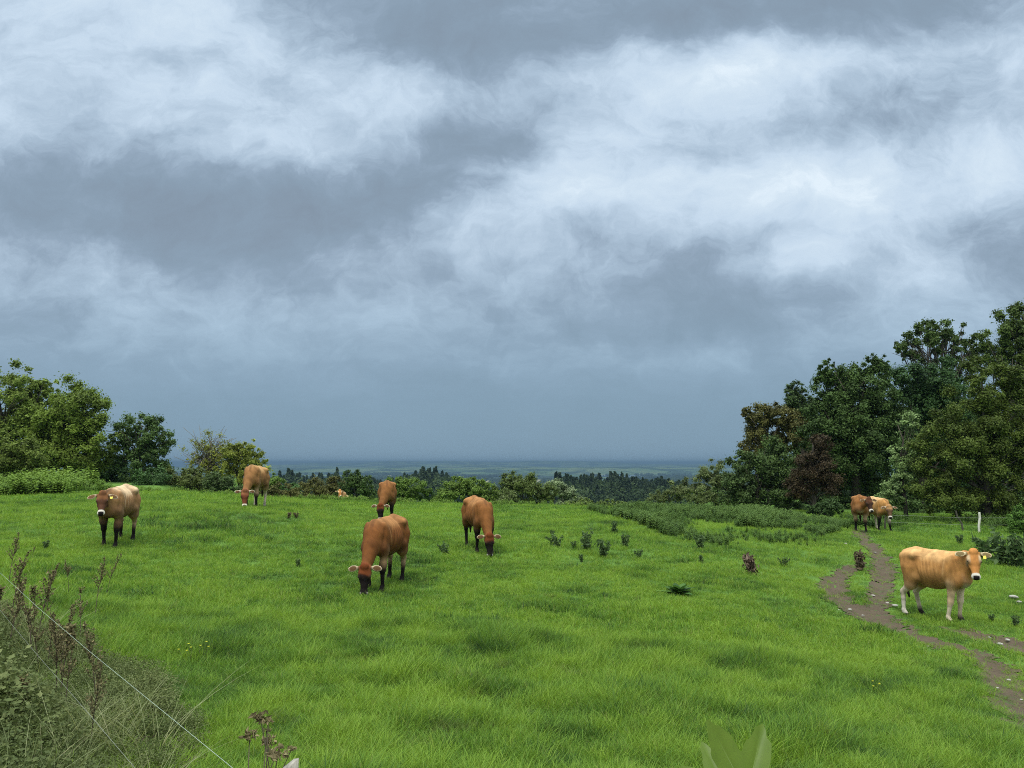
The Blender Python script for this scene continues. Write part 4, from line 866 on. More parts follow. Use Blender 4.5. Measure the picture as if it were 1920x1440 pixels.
def inst_leaf(name, a, b, c, sc=.38):
    m, T = new_mat(name)
    it = T.add('ShaderNodeAttribute', attribute_name='tint', attribute_type='INSTANCER').outputs['Fac']; bt = T.add('ShaderNodeAttribute', attribute_name='blade').outputs['Fac']
    f = T.m('ADD', T.m('MULTIPLY', it, .6), T.m('MULTIPLY', bt, .5), clamp=True)
    finish(T, T.ramp(f, [(0, a), (.5, b), (1, c)]), .6, .18, .3); return m
def poly_mask(x, y, poly):
    ins = np.zeros(len(x), bool); n = len(poly)
    for i in range(n):
        a = poly[i]; b = poly[(i+1) % n]; c = ((a[1] > y) != (b[1] > y)) & (x < (b[0]-a[0])*(y-a[1])/(b[1]-a[1]+1e-12)+a[0]); ins ^= c
    return ins
def stand(name, poly, n, variants, seed, s0=.7, s1=1.25, thin=.35, tint0=.5):
    poly = np.array(poly); r = np.random.default_rng(seed); lo, hi = poly.min(0), poly.max(0); x = r.uniform(lo[0], hi[0], n*3); y = r.uniform(lo[1], hi[1], n*3)
    k = poly_mask(x+.5*(fbm(x*.8, y*.8, 3, 41)-.5), y+1.6*(fbm(x*.7, y*.7, 3, 43)-.5), poly); x, y = x[k][:n], y[k][:n]; lo_ = fbm(x*.45, y*.45, 4, 51); kk = r.random(len(x)) < (lo_-.5)*3+1-thin; x, y, lo_ = x[kk], y[kk], lo_[kk]
    m = len(x); s = (s0+(s1-s0)*np.clip((lo_-.3)*2.2, 0, 1))*r.uniform(.7, 1.25, m)
    scatter(name, np.stack([x, y, H(x, y)], -1), np.stack([r.normal(0, .12, m), r.normal(0, .12, m), r.uniform(0, 6.28, m)], -1), np.stack([s]*3, -1), r.integers(0, len(variants), m), np.clip(tint0+.9*(lo_-.5)+r.normal(0, .15, m), 0, 1), variants)
def build_stands():
    NM = inst_leaf('nettle_leaf', (.030, .062, .014), (.075, .135, .026), (.13, .20, .038))
    vs = [leafy_plant('t', NM, .50, 8, .13, 70+i, 5, .16) for i in range(5)]
    q = lambda px, d: ((px-960)/FPX*d, d)
    stand('nettles', [q(1100, 33), q(1190, 36), q(1450, 35), q(1570, 33), q(1575, 27), q(1560, 23.5), q(1480, 20.5), q(1350, 19.5), q(1260, 21), q(1190, 25), q(1110, 30)], 6500, vs, 71, .30, .95, .35, .55)
    BM = inst_leaf('bracken_leaf', (.045, .085, .014), (.11, .19, .024), (.19, .28, .036))
    vs = [leafy_plant('t', BM, .66, 9, .20, 90+i, 5, .3) for i in range(4)]
    stand('bracken', [q(-160, 35), q(-160, 30), q(60, 30), q(150, 30.5), q(205, 33), q(190, 37), q(90, 38), q(-60, 38)], 1800, vs, 92, .35, 1.25, .3, .55)
    # tufty fringe where the field meets the hedges
    vs = [leafy_plant('t', BM, .40, 7, .13, 110+i, 4, .2) for i in range(4)]
    stand('weeds', [q(200, 33), q(320, 34), q(520, 34.5), q(760, 36), q(1100, 35.5), q(1100, 38), q(760, 39), q(520, 37), q(200, 37)], 1300, vs, 94, .25, .9, .75, .5)
    stand('weeds', [q(1560, 30), q(1700, 33), q(1980, 32), q(1980, 36), q(1700, 37), q(1560, 36)], 900, [leafy_plant('t', NM, .45, 7, .13, 120+i, 4, .2) for i in range(3)], 95, .5, 1.1, .3, .4)
build_stands()
# ------------------------------------------------------------------ the far country
def icoish(r, seed, sq=.5, sub=2):
    import bmesh
    bm = bmesh.new(); bmesh.ops.create_icosphere(bm, subdivisions=sub, radius=r); rg = np.random.default_rng(seed); off = rg.random(3)*9
    for v in bm.verts:
        n = float(fbm(v.co.x/r*1.1+off[0], v.co.y/r*1.1+v.co.z/r*.9+off[1], 2, seed % 7)); v.co *= (.7+.6*n); v.co.z *= sq
    V = np.array([v.co[:] for v in bm.verts]); F = [tuple(v.index for v in f.verts) for f in bm.faces]; bm.free(); return V, F
def far_tree(nm, mat, conifer, seed):
    r = np.random.default_rng(seed); n = 420; h = 1.0
    z = r.uniform(.08, 1, n)
    if conifer: rad = .25*(1.02-z)**.8*r.uniform(.5, 1.05, n)
    else: rad = .34*np.sqrt(np.clip(1-((z-.55)/.5)**2, 0, 1))*r.uniform(.5, 1.05, n)
    a = r.uniform(0, 6.28, n); p = np.stack([rad*np.cos(a), rad*np.sin(a), z], -1); nrm = np.stack([np.cos(a), np.sin(a), .6+0*a], -1)+r.normal(0, .4, (n, 3))
    V = leaf_quads(p, nrm, .085*r.uniform(.6, 1.5, n), r, .7)
    core = MB(); core.tube([(0, 0, 0), (0, 0, .5), (0, 0, .95 if conifer else .8)], [.10 if conifer else .12, .12 if conifer else .24, .01], 6)
    cv = np.concatenate(core.v); F = [tuple(range(4*i, 4*i+4)) for i in range(n)]+[tuple(j+4*n for j in f) for f in core.f]
    return mesh_from(nm, np.vstack([V, cv]), F, mat, None, False, {'blade': ('POINT', 'FLOAT', np.concatenate([np.repeat(r.random(n), 4), np.full(len(cv), .1)]))}, link=False)
def build_far():
    FM = inst_leaf('far_conifer', (.020, .035, .018), (.036, .060, .026), (.06, .09, .034)); BM = inst_leaf('far_broadleaf', (.024, .042, .016), (.045, .075, .024), (.075, .11, .032))
    r = np.random.default_rng(5); P = []; I = []; Sx = []
    def add(n, a0, a1, d0, d1, con, h0, h1):
        d = r.uniform(d0, d1, n); a = r.uniform(a0, a1, n); x = a*d; k = r.random(n) < con; hh = h0+(h1-h0)*np.clip(1.6*fbm(a*38+d*.004, d*.012, 3, 66)-.35, 0, 1)
        P.append(np.stack([x, d, H(x, d)-.5], -1)); I.append(np.where(k, r.integers(0, 3, n), r.integers(3, 6, n))); Sx.append(hh*r.uniform(.8, 1.15, n)*np.where(k, 1.05, .85))
    add(1900, .055, .225, 390, 600, .3, 13, 21); add(700, .20, .30, 450, 620, .4, 8, 15)
    add(1700, -.34, -.08, 460, 680, .25, 15, 23); add(700, -.12, .04, 520, 700, .25, 11, 18); add(1400, -.5, .5, 640, 1000, .5, 10, 19); add(500, .28, .75, 300, 700, .3, 8, 14); add(500, -.8, -.3, 300, 700, .3, 8, 14)
    s = np.concatenate(Sx); P_ = np.concatenate(P); n = len(s)
    w = s*r.uniform(.8, 1.2, n)
    scatter('forest', P_, np.stack([0*s, 0*s, r.uniform(0, 6.28, n)], -1), np.stack([w, w, s], -1), np.concatenate(I), r.random(n), [far_tree('t', FM, True, i) for i in range(3)]+[far_tree('t', BM, False, 5+i) for i in range(3)])
    # hedgerows and woods on the plain
    P = []
    for k in range(230):
        d = math.exp(r.uniform(math.log(1000), math.log(8500))); a = r.uniform(-.75, .75); L_ = r.uniform(150, 900)*(d/3000)**.5; m = int(16+L_/30); ang = r.normal(0, .35); t = r.uniform(-.5, .5, m)*L_; wd = r.normal(0, 1, m)*r.choice([6, 50])
        P.append(np.stack([a*d+t*math.cos(ang)-wd*math.sin(ang), d+t*math.sin(ang)+wd*math.cos(ang)], -1))
    P = np.concatenate(P); n = len(P); s = r.uniform(9, 18, n); w = s*r.uniform(1.6, 3.0, n)
    scatter('woodland', np.column_stack([P, H(P[:, 0], P[:, 1])-1]), np.stack([0*s, 0*s, r.uniform(0, 6.28, n)], -1), np.stack([w, w, s], -1), r.integers(0, 3, n), r.random(n)*.6, [far_tree('t', BM, False, 15+i) for i in range(3)])
    m, T = new_mat('far_hill_land'); g = T.add('ShaderNodeNewGeometry').outputs['Position']
    nz = T.noise(T.v('MULTIPLY', g, (1, .7, 2)), .0022, 5, .6).outputs[0]
    finish(T, T.ramp(nz, [(.38, (.022, .040, .018)), (.45, (.03, .055, .02)), (.49, (.08, .13, .045)), (.56, (.13, .16, .06)), (.6, (.025, .045, .018))]), .95, .1)
    def ridge(d, base, hts, W, depth, seed, a0=-1.0, a1=1.0):
        xs = np.linspace(a0*W, a1*W, 320); ts = np.linspace(-1, 1, 15); hh = base+hts*(fbm(xs/2600.+seed, 0*xs+seed, 4, seed)-.12)
        V = np.array([[(x), d+t*depth, EYE-82+(h+82)*max(0, 1-t*t)**1.2] for x, h in zip(xs, hh) for t in ts]); n = len(ts)
        F = [(i*n+j, (i+1)*n+j, (i+1)*n+j+1, i*n+j+1) for i in range(len(xs)-1) for j in range(n-1)]
        tag(mesh_from('hills', V, F, m, None, True), kind='structure')
    ridge(6200, -78, 62, 9000, 900, 3); ridge(9000, -88, 150, 12000, 1600, 5); ridge(13000, -108, 235, 15000, 2200, 8)
    lm, T = new_mat('lake_water'); g = T.add('ShaderNodeNewGeometry').outputs['Position']; bp = T.add('ShaderNodeBump', {'Strength': .2, 'Distance': .5, 'Height': T.noise(g, .5, 3, .5).outputs[0]}).outputs[0]
    finish(T, (.12, .16, .20, 1), .12, .6, bump=bp)
    a = np.linspace(0, 2*np.pi, 48, endpoint=False); rr = .8+.4*fbm(np.cos(a)+3, np.sin(a)+3, 3, 4)
    cx, cy_ = .149*4700, 4700; z = Hs(cx, cy_)+3
    tag(mesh_from('lake', np.stack([cx+190*rr*np.cos(a), cy_+420*rr*np.sin(a), z+0*a], -1), [tuple(range(48))], lm), kind='structure')
build_far()

# ------------------------------------------------------------------ the weedy strip and wire by the camera
def fx(y): return 1.176-.84*y
def build_fence():
    f = empty('wire_fence', (fx(2.2), 2.2, Hs(fx(2.2), 2.2))); tag(f, 'low fence of two thin pale wires on short weathered posts, bottom left', 'fence')
    o = np.array(f.location)
    wm, T = new_mat('white_polywire'); g = T.add('ShaderNodeNewGeometry').outputs['Position']; finish(T, T.mix(T.noise(g, 90, 2, .5).outputs[0], (.22, .27, .20), (.36, .41, .32)), .5, .4)
    gm, T = new_mat('dull_wire'); g = T.add('ShaderNodeNewGeometry').outputs['Position']; finish(T, T.mix(T.noise(g, 90, 2, .5).outputs[0], (.16, .16, .13), (.28, .29, .24)), .5, .4)
    def wire(pts, r, m):
        mb = MB(); P = []
        for a, b in zip(pts[:-1], pts[1:]):
            a, b = np.array(a, float), np.array(b, float)
            for t in np.linspace(0, 1, 14, endpoint=False): P.append(a+(b-a)*t-[0, 0, .02*math.sin(math.pi*t)*0])
        P.append(np.array(pts[-1], float)); mb.tube(np.array(P)-o, r, 5); mb.build('wire', m, f)
    zt = lambda y: EYE-.909+.006*(y-2.2)+.012*math.sin(y*1.1)
    ys = [-1.5, .2, 2.2, 3.0, 3.9, 4.9, 5.7, 6.4, 7.4, 9.0, 11.0]
    wire([(fx(y)+.004*math.sin(7*y), y, zt(y) if y < 7.5 else zt(7.4)+.01*(y-7.4)) for y in ys], .0010, wm)
    wire([(fx(y)+.006*math.sin(5*y), y, EYE-1.235+.0165*(y-1.0)) for y in ys], .0008, gm)
    pm = bark_mat('weathered_post', (.16, .13, .10), (.42, .38, .32), 30)
    for (y, hh, w, rz, tp) in ((2.16, 1.655-.812, .026, .4, .02), (9.0, .85, .028, 1.1, .01), (-1.5, .9, .03, .2, .01)):
        x = fx(y)+.028; z0 = Hs(x, y)
        top = EYE-.812 if y == 2.16 else z0+hh; nn = 9; mb = MB(); V = []
        for k in range(nn):
            t = k/(nn-1); z = z0-.15+(top-z0+.15)*t; a = np.linspace(0, 2*np.pi, 10, endpoint=False); rad = w*(1-.12*t)*(1+.14*np.sin(3*a+k)+.06*np.cos(7*a))
            V.append(np.stack([x+rad*np.cos(a+rz)+.01*t, y+rad*.7*np.sin(a+rz), z+(tp*np.cos(a)*(k == nn-1))], -1))
        F = [(i*10+j, i*10+(j+1) % 10, (i+1)*10+(j+1) % 10, (i+1)*10+j) for i in range(nn-1) for j in range(10)]+[tuple(range((nn-1)*10, nn*10))]
        mb.add(np.concatenate(V)-o, F); mb.build('post', pm, f, True)
    # the fence at the foot of the wood
    p = gp(1836, 999); f2 = empty('wire_fence', (p[0], p[1], p[2])); tag(f2, 'wire fence at the foot of the wood with one pale peeling post', 'fence'); o2 = p
    pale = bark_mat('pale_post', (.42, .38, .30), (.78, .74, .66), 14); dk = bark_mat('dark_post', (.05, .045, .03), (.13, .12, .09), 14)
    xs = [(-3.6, .2, 0), (0, 0, 1), (-.35, .5, 2), (4.4, .1, 0), (8.5, .3, 0)]
    for dx, dy, kind in xs:
        x, y = p[0]+dx, p[1]+dy; z = Hs(x, y); mb = MB(); h_ = .80 if kind else .72; ln = .05 if kind == 1 else (-.22 if kind == 2 else .03)
        mb.tube([(x-p[0]-ln*.1, y-p[1], z-p[2]-.2), (x-p[0]+ln*.1, y-p[1], z-p[2]+h_*.35), (x-p[0]+ln*.9+.015, y-p[1], z-p[2]+h_*.7), (x-p[0]+ln*1.1, y-p[1], z-p[2]+h_)], [.05, .043, .047, .04] if kind == 1 else [.04, .036, .034, .03], 8)
        mb.build('post', pale if kind == 1 else dk, f2, False)['label'] = 'pale peeling post' if kind == 1 else 'dark thin post'
    for hz in (.30, .58):
        mb = MB(); Q = []
        for x in np.linspace(-3.6, 8.5, 24): Q.append((x, .05, Hs(p[0]+x, p[1]+.05)-p[2]+hz+.01*math.sin(x*1.9)))
        mb.tube(Q, .004, 4); mb.build('wire', gm, f2)
build_fence()

def stalk_mesh(seed, h, mats, dense=1.0):
    """a dried flowering stem: returns (stem mesh object, seed head object) unlinked"""
    r = np.random.default_rng(seed); m = MB(); ln = r.normal(0, .18, 2); P = [np.array([ln[0]*h*t*t, ln[1]*h*t*t, h*t]) for t in np.linspace(0, 1, 6)]
    m.tube(P, [.0055, .005, .0045, .004, .003, .002], 5); C_ = []
    for k in range(int(11*dense)):
        t = r.uniform(.38, .98); i = min(int(t*5), 4); b = P[i]+(P[i+1]-P[i])*(t*5-i); a = r.uniform(0, 6.28); l = h*.22*(1.15-t)+.03
        e = b+np.array([math.cos(a)*l*.55, math.sin(a)*l*.55, l]); m.tube([b, .5*(b+e)+[0, 0, -.01], e], [.0025, .002, .001], 4)
        for q in np.linspace(.15, 1, 7): C_ += [b+(e-b)*q+r.normal(0, .008, 3) for _ in range(3)]
    for q in np.linspace(.7, 1, 12): i = min(int(q*5), 4); C_ += [P[i]+(P[i+1]-P[i])*(q*5-i)+r.normal(0, .007, 3) for _ in range(3)]
    C_ = np.array(C_); n = len(C_); V = leaf_quads(C_, r.normal(size=(n, 3)), .022*r.uniform(.6, 1.5, n), r, .6)
    st = m.build('stem', mats[0], None, True, False)
    hd = mesh_from('seed_head', V, np.arange(4*n).reshape(-1, 4), mats[1], None, False, {'tint': ('POINT', 'FLOAT', np.repeat(np.clip(r.normal(.5, .25, n), 0, 1), 4))}, link=False)
    return st, hd
def place_plant(name, label, cat, xyz, parts, rz=0, sc=1.0, group=None):
    t = empty(name, xyz, rz); t.scale = (sc, sc, sc); tag(t, label, cat, group)
    for src in parts:
        c = src.copy(); c.name = src.name.split('.')[0]; COL.objects.link(c); c.parent = t
    return t
def build_bank():
    r = np.random.default_rng(31)
    BL = inst_leaf('bank_leaf', (.048, .066, .018), (.115, .145, .042), (.23, .25, .09)); PG = grass_mat('pale_grass', (.09, .12, .045), (.22, .25, .10), (.40, .41, .21), (.40, .36, .20))
    BRN_ = inst_leaf('dead_leaf', (.045, .030, .022), (.12, .085, .06), (.28, .22, .17))
    def herb(seed, mat, h, n, lw, rad):
        q = np.random.default_rng(seed); p = np.stack([q.normal(0, rad, n), q.normal(0, rad, n), h*q.random(n)**.8], -1); nrm = q.normal(0, .55, (n, 3))+[0, 0, .8]
        V = leaf_quads(p, nrm, lw*q.uniform(.5, 1.4, n), q, .6)
        return mesh_from('t', V, np.arange(4*n).reshape(-1, 4), mat, None, False, {'blade': ('POINT', 'FLOAT', np.repeat(np.clip(q.normal(.45, .25, n), 0, 1), 4))}, link=False)
    vs = [herb(i, BL, .34, 260, .027, .085) for i in range(5)]+[herb(10, BL, .2, 200, .022, .1), herb(11, BRN_, .10, 90, .045, .12), herb(12, BRN_, .16, 90, .035, .1)]
    poly = np.array([(-1.25, 3.0), (-1.62, 3.9), (-1.95, 4.7), (-2.55, 5.8), (-3.35, 6.7), (-4.1, 7.5), (-5.3, 8.3), (-9, 9.0), (-9, 2.5), (-3.2, 1.6), (-1.3, 2.2)])
    n = 9000; x = r.uniform(-9, -1, n*2); y = r.uniform(1.6, 9, n*2); k = poly_mask(x+.6*(fbm(x*1.2, y*1.2, 3, 71)-.5), y+.5*(fbm(x, y, 3, 72)-.5), poly) & (x > -.9*y-.6); x, y = x[k][:n], y[k][:n]; m = len(x)
    edge = sstep(0, .9, (fx(y)-.0-x)+.35); dd = fbm(x*1.1, y*1.1, 3, 73)
    s = (.45+.75*edge)*(.65+.7*dd)*r.uniform(.8, 1.2, m)*np.clip((y-.5)/3.6, .45, 1); brown = (r.random(m) < .16+.75*np.exp(-((x+1.75)/.40)**2-((y-4.35)/.75)**2)+.45*np.exp(-((x+1.35)/.25)**2-((y-3.85)/.5)**2))
    idx = np.where(brown, r.integers(6, 8, m), r.integers(0, 6, m))
    scatter('undergrowth', np.stack([x, y, H(x, y)], -1), np.stack([r.normal(0, .15, m), r.normal(0, .15, m), r.uniform(0, 6.28, m)], -1), np.stack([s, s, s], -1), idx, np.clip(.5+.9*(dd-.5)+r.normal(0, .15, m), 0, 1), vs)
    n = 800; x = r.uniform(-8, -1.3, n*3); y = r.uniform(2, 8.5, n*3); k = poly_mask(x+.15, y, poly) & (x > -.9*y-.6); x, y = x[k], y[k]; dd = fbm(x*.9+5, y*.9, 3, 74); k = r.random(len(x)) < (dd-.35)*2.2; x, y = x[k][:n], y[k][:n]; m = len(x)
    gv = [tuft('t', PG, 26, .07, .30, .62, .0045, 1.0, 6, seed=60+i, splay=.5) for i in range(4)]
    scatter('long_grass', np.stack([x, y, H(x, y)], -1), np.stack([r.normal(0, .2, m), r.normal(0, .2, m), r.uniform(0, 6.28, m)], -1), np.stack([r.uniform(.4, .95, m)]*3, -1), r.integers(0, 4, m), np.clip(r.normal(.55, .2, m), 0, 1), gv)
    # dried stems
    sm = bark_mat('dry_stem', (.06, .045, .03), (.17, .13, .09), 60); hm = leaf_mat('dry_seed', (.070, .060, .024), (.26, .215, .10), rough=.8, trans=.1, spec=.15)
    var = [stalk_mesh(300+i, h, (sm, hm), d) for i, (h, d) in enumerate([(.75, 1.2), (.9, 1.3), (.62, 1.0), (.82, 1.5), (.7, .8)])]
    cnt = 0
    while cnt < 28:
        y = r.uniform(4.4, 8.6); x = r.uniform(-.74*y-.2, -.50*y-.35*(y > 6)*0); 
        if x > -2.3-.95*(y-5.0)+r.normal(0, .12): continue
        if fbm(x*1.6, y*1.6, 2, 77) < .36: continue
        place_plant('dried_weed', ['brown dried weed stem with seed heads', 'tall brown dried weed stem with many side shoots', 'short brown dried weed stem with seed heads', 'bushy brown dried weed stem with crowded seed heads', 'sparse brown dried weed stem with few seed heads'][cnt % 5]+' in the dense left bank stand', 'weed', (x, y, Hs(x, y)), var[cnt % 5], r.uniform(0, 6.28), r.uniform(.6, .95), 'dried weeds on the left bank'); cnt += 1
    for (px, py, v, s_, lb) in [(178, 1135, 3, .78, 'dark dried weed standing clear on grass, tallest right of the wire'), (200, 1095, 1, .62, 'grey dried weed furthest to the right above the wire'), (128, 1090, 0, .62, 'dried weed standing above the wire, left of the two clear stems'),
                            (88, 1120, 2, .70, 'thin dried weed just above the wire near the left edge'), (150, 1185, 4, .75, 'bent dried weed just right of the upper wire'), (60, 1025, 2, .35, 'short lone dark weed between left edge and the standing leftmost cow'), (16, 1075, 3, .8, 'tall dried weed at the left picture edge above the wire')]:
        g = gp(px, py+28); place_plant('dried_weed', lb, 'weed', g, var[v], v*1.3, s_, None)
    # dried thistle near the camera
    hm2 = leaf_mat('dry_bract', (.09, .068, .032), (.33, .265, .14), rough=.85, trans=.15, spec=.1); b = at(470, 1475, 2.75); b[2] = Hs(b[0], 2.75); t = empty('dried_thistle', b); tag(t, 'dried thistle with ragged brown seed heads by the wooden post', 'weed')
    mb = MB(); heads = [(488, 1343, .030), (468, 1378, .030), (503, 1352, .018), (500, 1368, .014), (505, 1389, .026), (522, 1412, .034), (548, 1402, .014), (525, 1400, .012)]
    root = np.zeros(3); hv = []; ht = []
    for i, (px, py, s_) in enumerate(heads):
        c = at(px, py, 2.75+r.uniform(-.12, .12))-b; mid = np.array([c[0]*.35+.02*r.normal(), c[1]*.4, c[2]*.55])
        mb.tube([root, mid, .5*(mid+c)+r.normal(0, .012, 3), c], [.004, .003, .0022, .0015], 5)
        n = 46; q = r.normal(size=(n, 3)); q /= np.linalg.norm(q, axis=1, keepdims=True); p = c+q*s_*[1, 1, .55]*(r.random(n)**.4)[:, None]; hv.append(leaf_quads(p, np.cross(q, r.normal(size=(n, 3))), s_*.9*r.uniform(.6, 1.3, n), r, .35)); ht.append(np.clip(r.normal(.45, .25, n), 0, 1))
    mb.build('stem', sm, t)
    for v, tt in zip(hv, ht): leaf_obj('seed_head', v, tt, hm2, t)
    return sm, hm, var
sm_, hm_, var_ = build_bank()

# ------------------------------------------------------------------ maple sapling under the camera
def build_sapling():
    m, T = new_mat('maple_leaf_skin'); g = T.add('ShaderNodeNewGeometry').outputs['Position']; at_ = T.add('ShaderNodeAttribute', attribute_name='tint').outputs['Fac']
    n = T.noise(g, 45, 4, .6).outputs[0]; col = T.mix(T.rangev(at_, .55, .95, 0, 1), T.mix(n, (.095, .155, .012), (.16, .225, .022)), (.30, .38, .13))
    finish(T, col, .45, .35, .4)
    c0 = at(1400, 1500, 1.12); bx, by = c0[0]+.03, 1.05; bz = Hs(bx, by); t = empty('maple_sapling', (bx, by, bz)); tag(t, 'young maple sapling whose big green lobed leaf pokes up at the bottom edge', 'sapling')
    O = np.array([bx, by, bz])
    lobes = [(0, 1.0), (-48, .96), (55, .86), (-104, .8), (112, .45), (-160, .4)]
    def leaf(c, size, rotz, tilt, roll, lab=None):
        a = np.radians(np.arange(-180, 180, 3.0)); rr = np.full(a.shape, .30)
        for dg, L_ in lobes:
            d = np.abs((np.degrees(a)-dg+180) % 360-180); w_ = 23 if abs(dg) < 100 else 20
            rr = np.maximum(rr, L_*np.clip(1-(d/ (w_*2.1)), 0, 1)**1.0+.30*0)
        rr = np.maximum(rr, .40*(np.abs(np.degrees(a)) < 150)); rr *= 1+.035*np.sin(a*22)+.02*np.sin(a*41); rr[np.abs(np.degrees(a)) > 165] *= .25
        V = [(0, 0, 0)]; A = [1.0]; F = []; nr = 7; na = len(a)
        for k in range(1, nr+1):
            f = k/nr
            for ai, ri in zip(a, rr):
                x = ri*f*math.cos(ai); y = ri*f*math.sin(ai); dv = min(abs(math.sin(ai-math.radians(dg)))*ri*f+(0 if math.cos(ai-math.radians(dg)) > 0 else 9) for dg, _ in lobes)
                V.append((x, y, .05*math.exp(-dv/.05)*-.6+.10*(ri*f)**2*math.sin(3*ai+1))); A.append(float(np.clip(1-dv/.022, 0, 1))*(1-.5*f))
        for j in range(na):
            j2 = (j+1) % na; F.append((0, 1+j, 1+j2))
            for k in range(nr-1): F.append((1+k*na+j, 1+(k+1)*na+j, 1+(k+1)*na+j2, 1+k*na+j2))
        R = Matrix.Rotation(rotz, 3, 'Z') @ Matrix.Rotation(tilt, 3, 'X') @ Matrix.Rotation(roll, 3, 'Z'); R = np.array(R)
        V = np.array(V)*size@R.T+(c-O); A = np.array(A)
        return mesh_from('leaf', V, F, m, t, True, {'tint': ('POINT', 'FLOAT', A)})
    # local leaf axis +X is the middle lobe
    c1 = at(1402, 1488, 1.12)
    leaf(c1, .105, 0, math.radians(62), math.radians(90+24))
    leaf(at(1370, 1500, 1.20), .095, .1, math.radians(50), math.radians(150))
    leaf(at(1450, 1640, 1.10), .10, -.4, math.radians(40), math.radians(30)); leaf(at(1330, 1690, 1.15), .10, .4, math.radians(35), math.radians(160))
    mb = MB(); S0 = np.zeros(3); ends = [c1-O, at(1370, 1500, 1.20)-O, at(1450, 1640, 1.10)-O, at(1330, 1690, 1.15)-O]; top = np.array([0, .03, 1.0])
    mb.tube([S0, (.01, .01, .5), top], [.007, .006, .004], 6); mb.build('stem', BARK, t)
    mb = MB()
    for e in ends: mb.tube([top-[0, 0, .05], .5*(top+e)-[0, 0, .02], e], [.002, .0018, .0015], 5)
    mb.build('leaf_stalk', BARK_PALE, t)
build_sapling()

# ------------------------------------------------------------------ field plants, stones, flowers
def rosette(seed, h, n, lw, asp, mat, droop=.5, nm='leaves'):
    r = np.random.default_rng(seed); V = []; F = []; A = []; k = 0
    for i in range(n):
        a = r.uniform(0, 6.28); l = lw*r.uniform(.6, 1.2); el = r.uniform(.35, 1.25); w = l*asp*.5; t0 = r.random(); w3 = np.array([-math.sin(a), math.cos(a), 0]); S_ = 5
        for s in range(S_+1):
            t = s/S_; o = l*t*math.cos(el)*(1+.2*t); z = l*t*math.sin(el)-droop*l*t*t*.6; c = np.array([o*math.cos(a), o*math.sin(a), max(z, .01)*h/lw if z > 0 else .01]); ww = w*math.sin(math.pi*min(.97, .12+.86*t))**.8
            V += [c-w3*ww+[0, 0, .02*l], c, c+w3*ww+[0, 0, .02*l]]; A += [t0]*3
        for s in range(S_):
            b = k+3*s; F += [(b, b+1, b+4, b+3), (b+1, b+2, b+5, b+4)]
        k += 3*(S_+1)
    return mesh_from(nm, V, F, mat, None, False, {'tint': ('POINT', 'FLOAT', A)}, link=False)
def thistle_mesh(seed, h, mat, smat):
    r = np.random.default_rng(seed); m = MB(); C_ = []; D_ = []
    for s in range(4):
        ln = r.normal(0, .22, 2)*h; P = [np.array([ln[0]*t, ln[1]*t, h*t*r.uniform(.8, 1)]) for t in (0, .5, 1)]; m.tube(P, [.010, .008, .005], 5)
        for t in np.linspace(.1, 1, 14):
            for _ in range(4): C_.append(P[0]+(P[2]-P[0])*t+r.normal(0, .03+.02*(1-t), 3)); 
    C_ = np.array(C_); n = len(C_); V = leaf_quads(C_, r.normal(size=(n, 3))+[0, 0, .5], .13*h/.4*r.uniform(.5, 1.2, n), r, .35)
    return [m.build('stem', smat, None, True, False), mesh_from('leaves', V, np.arange(4*n).reshape(-1, 4), mat, None, False, {'tint': ('POINT', 'FLOAT', np.repeat(np.clip(r.normal(.5, .25, n), 0, 1), 4))}, link=False)]
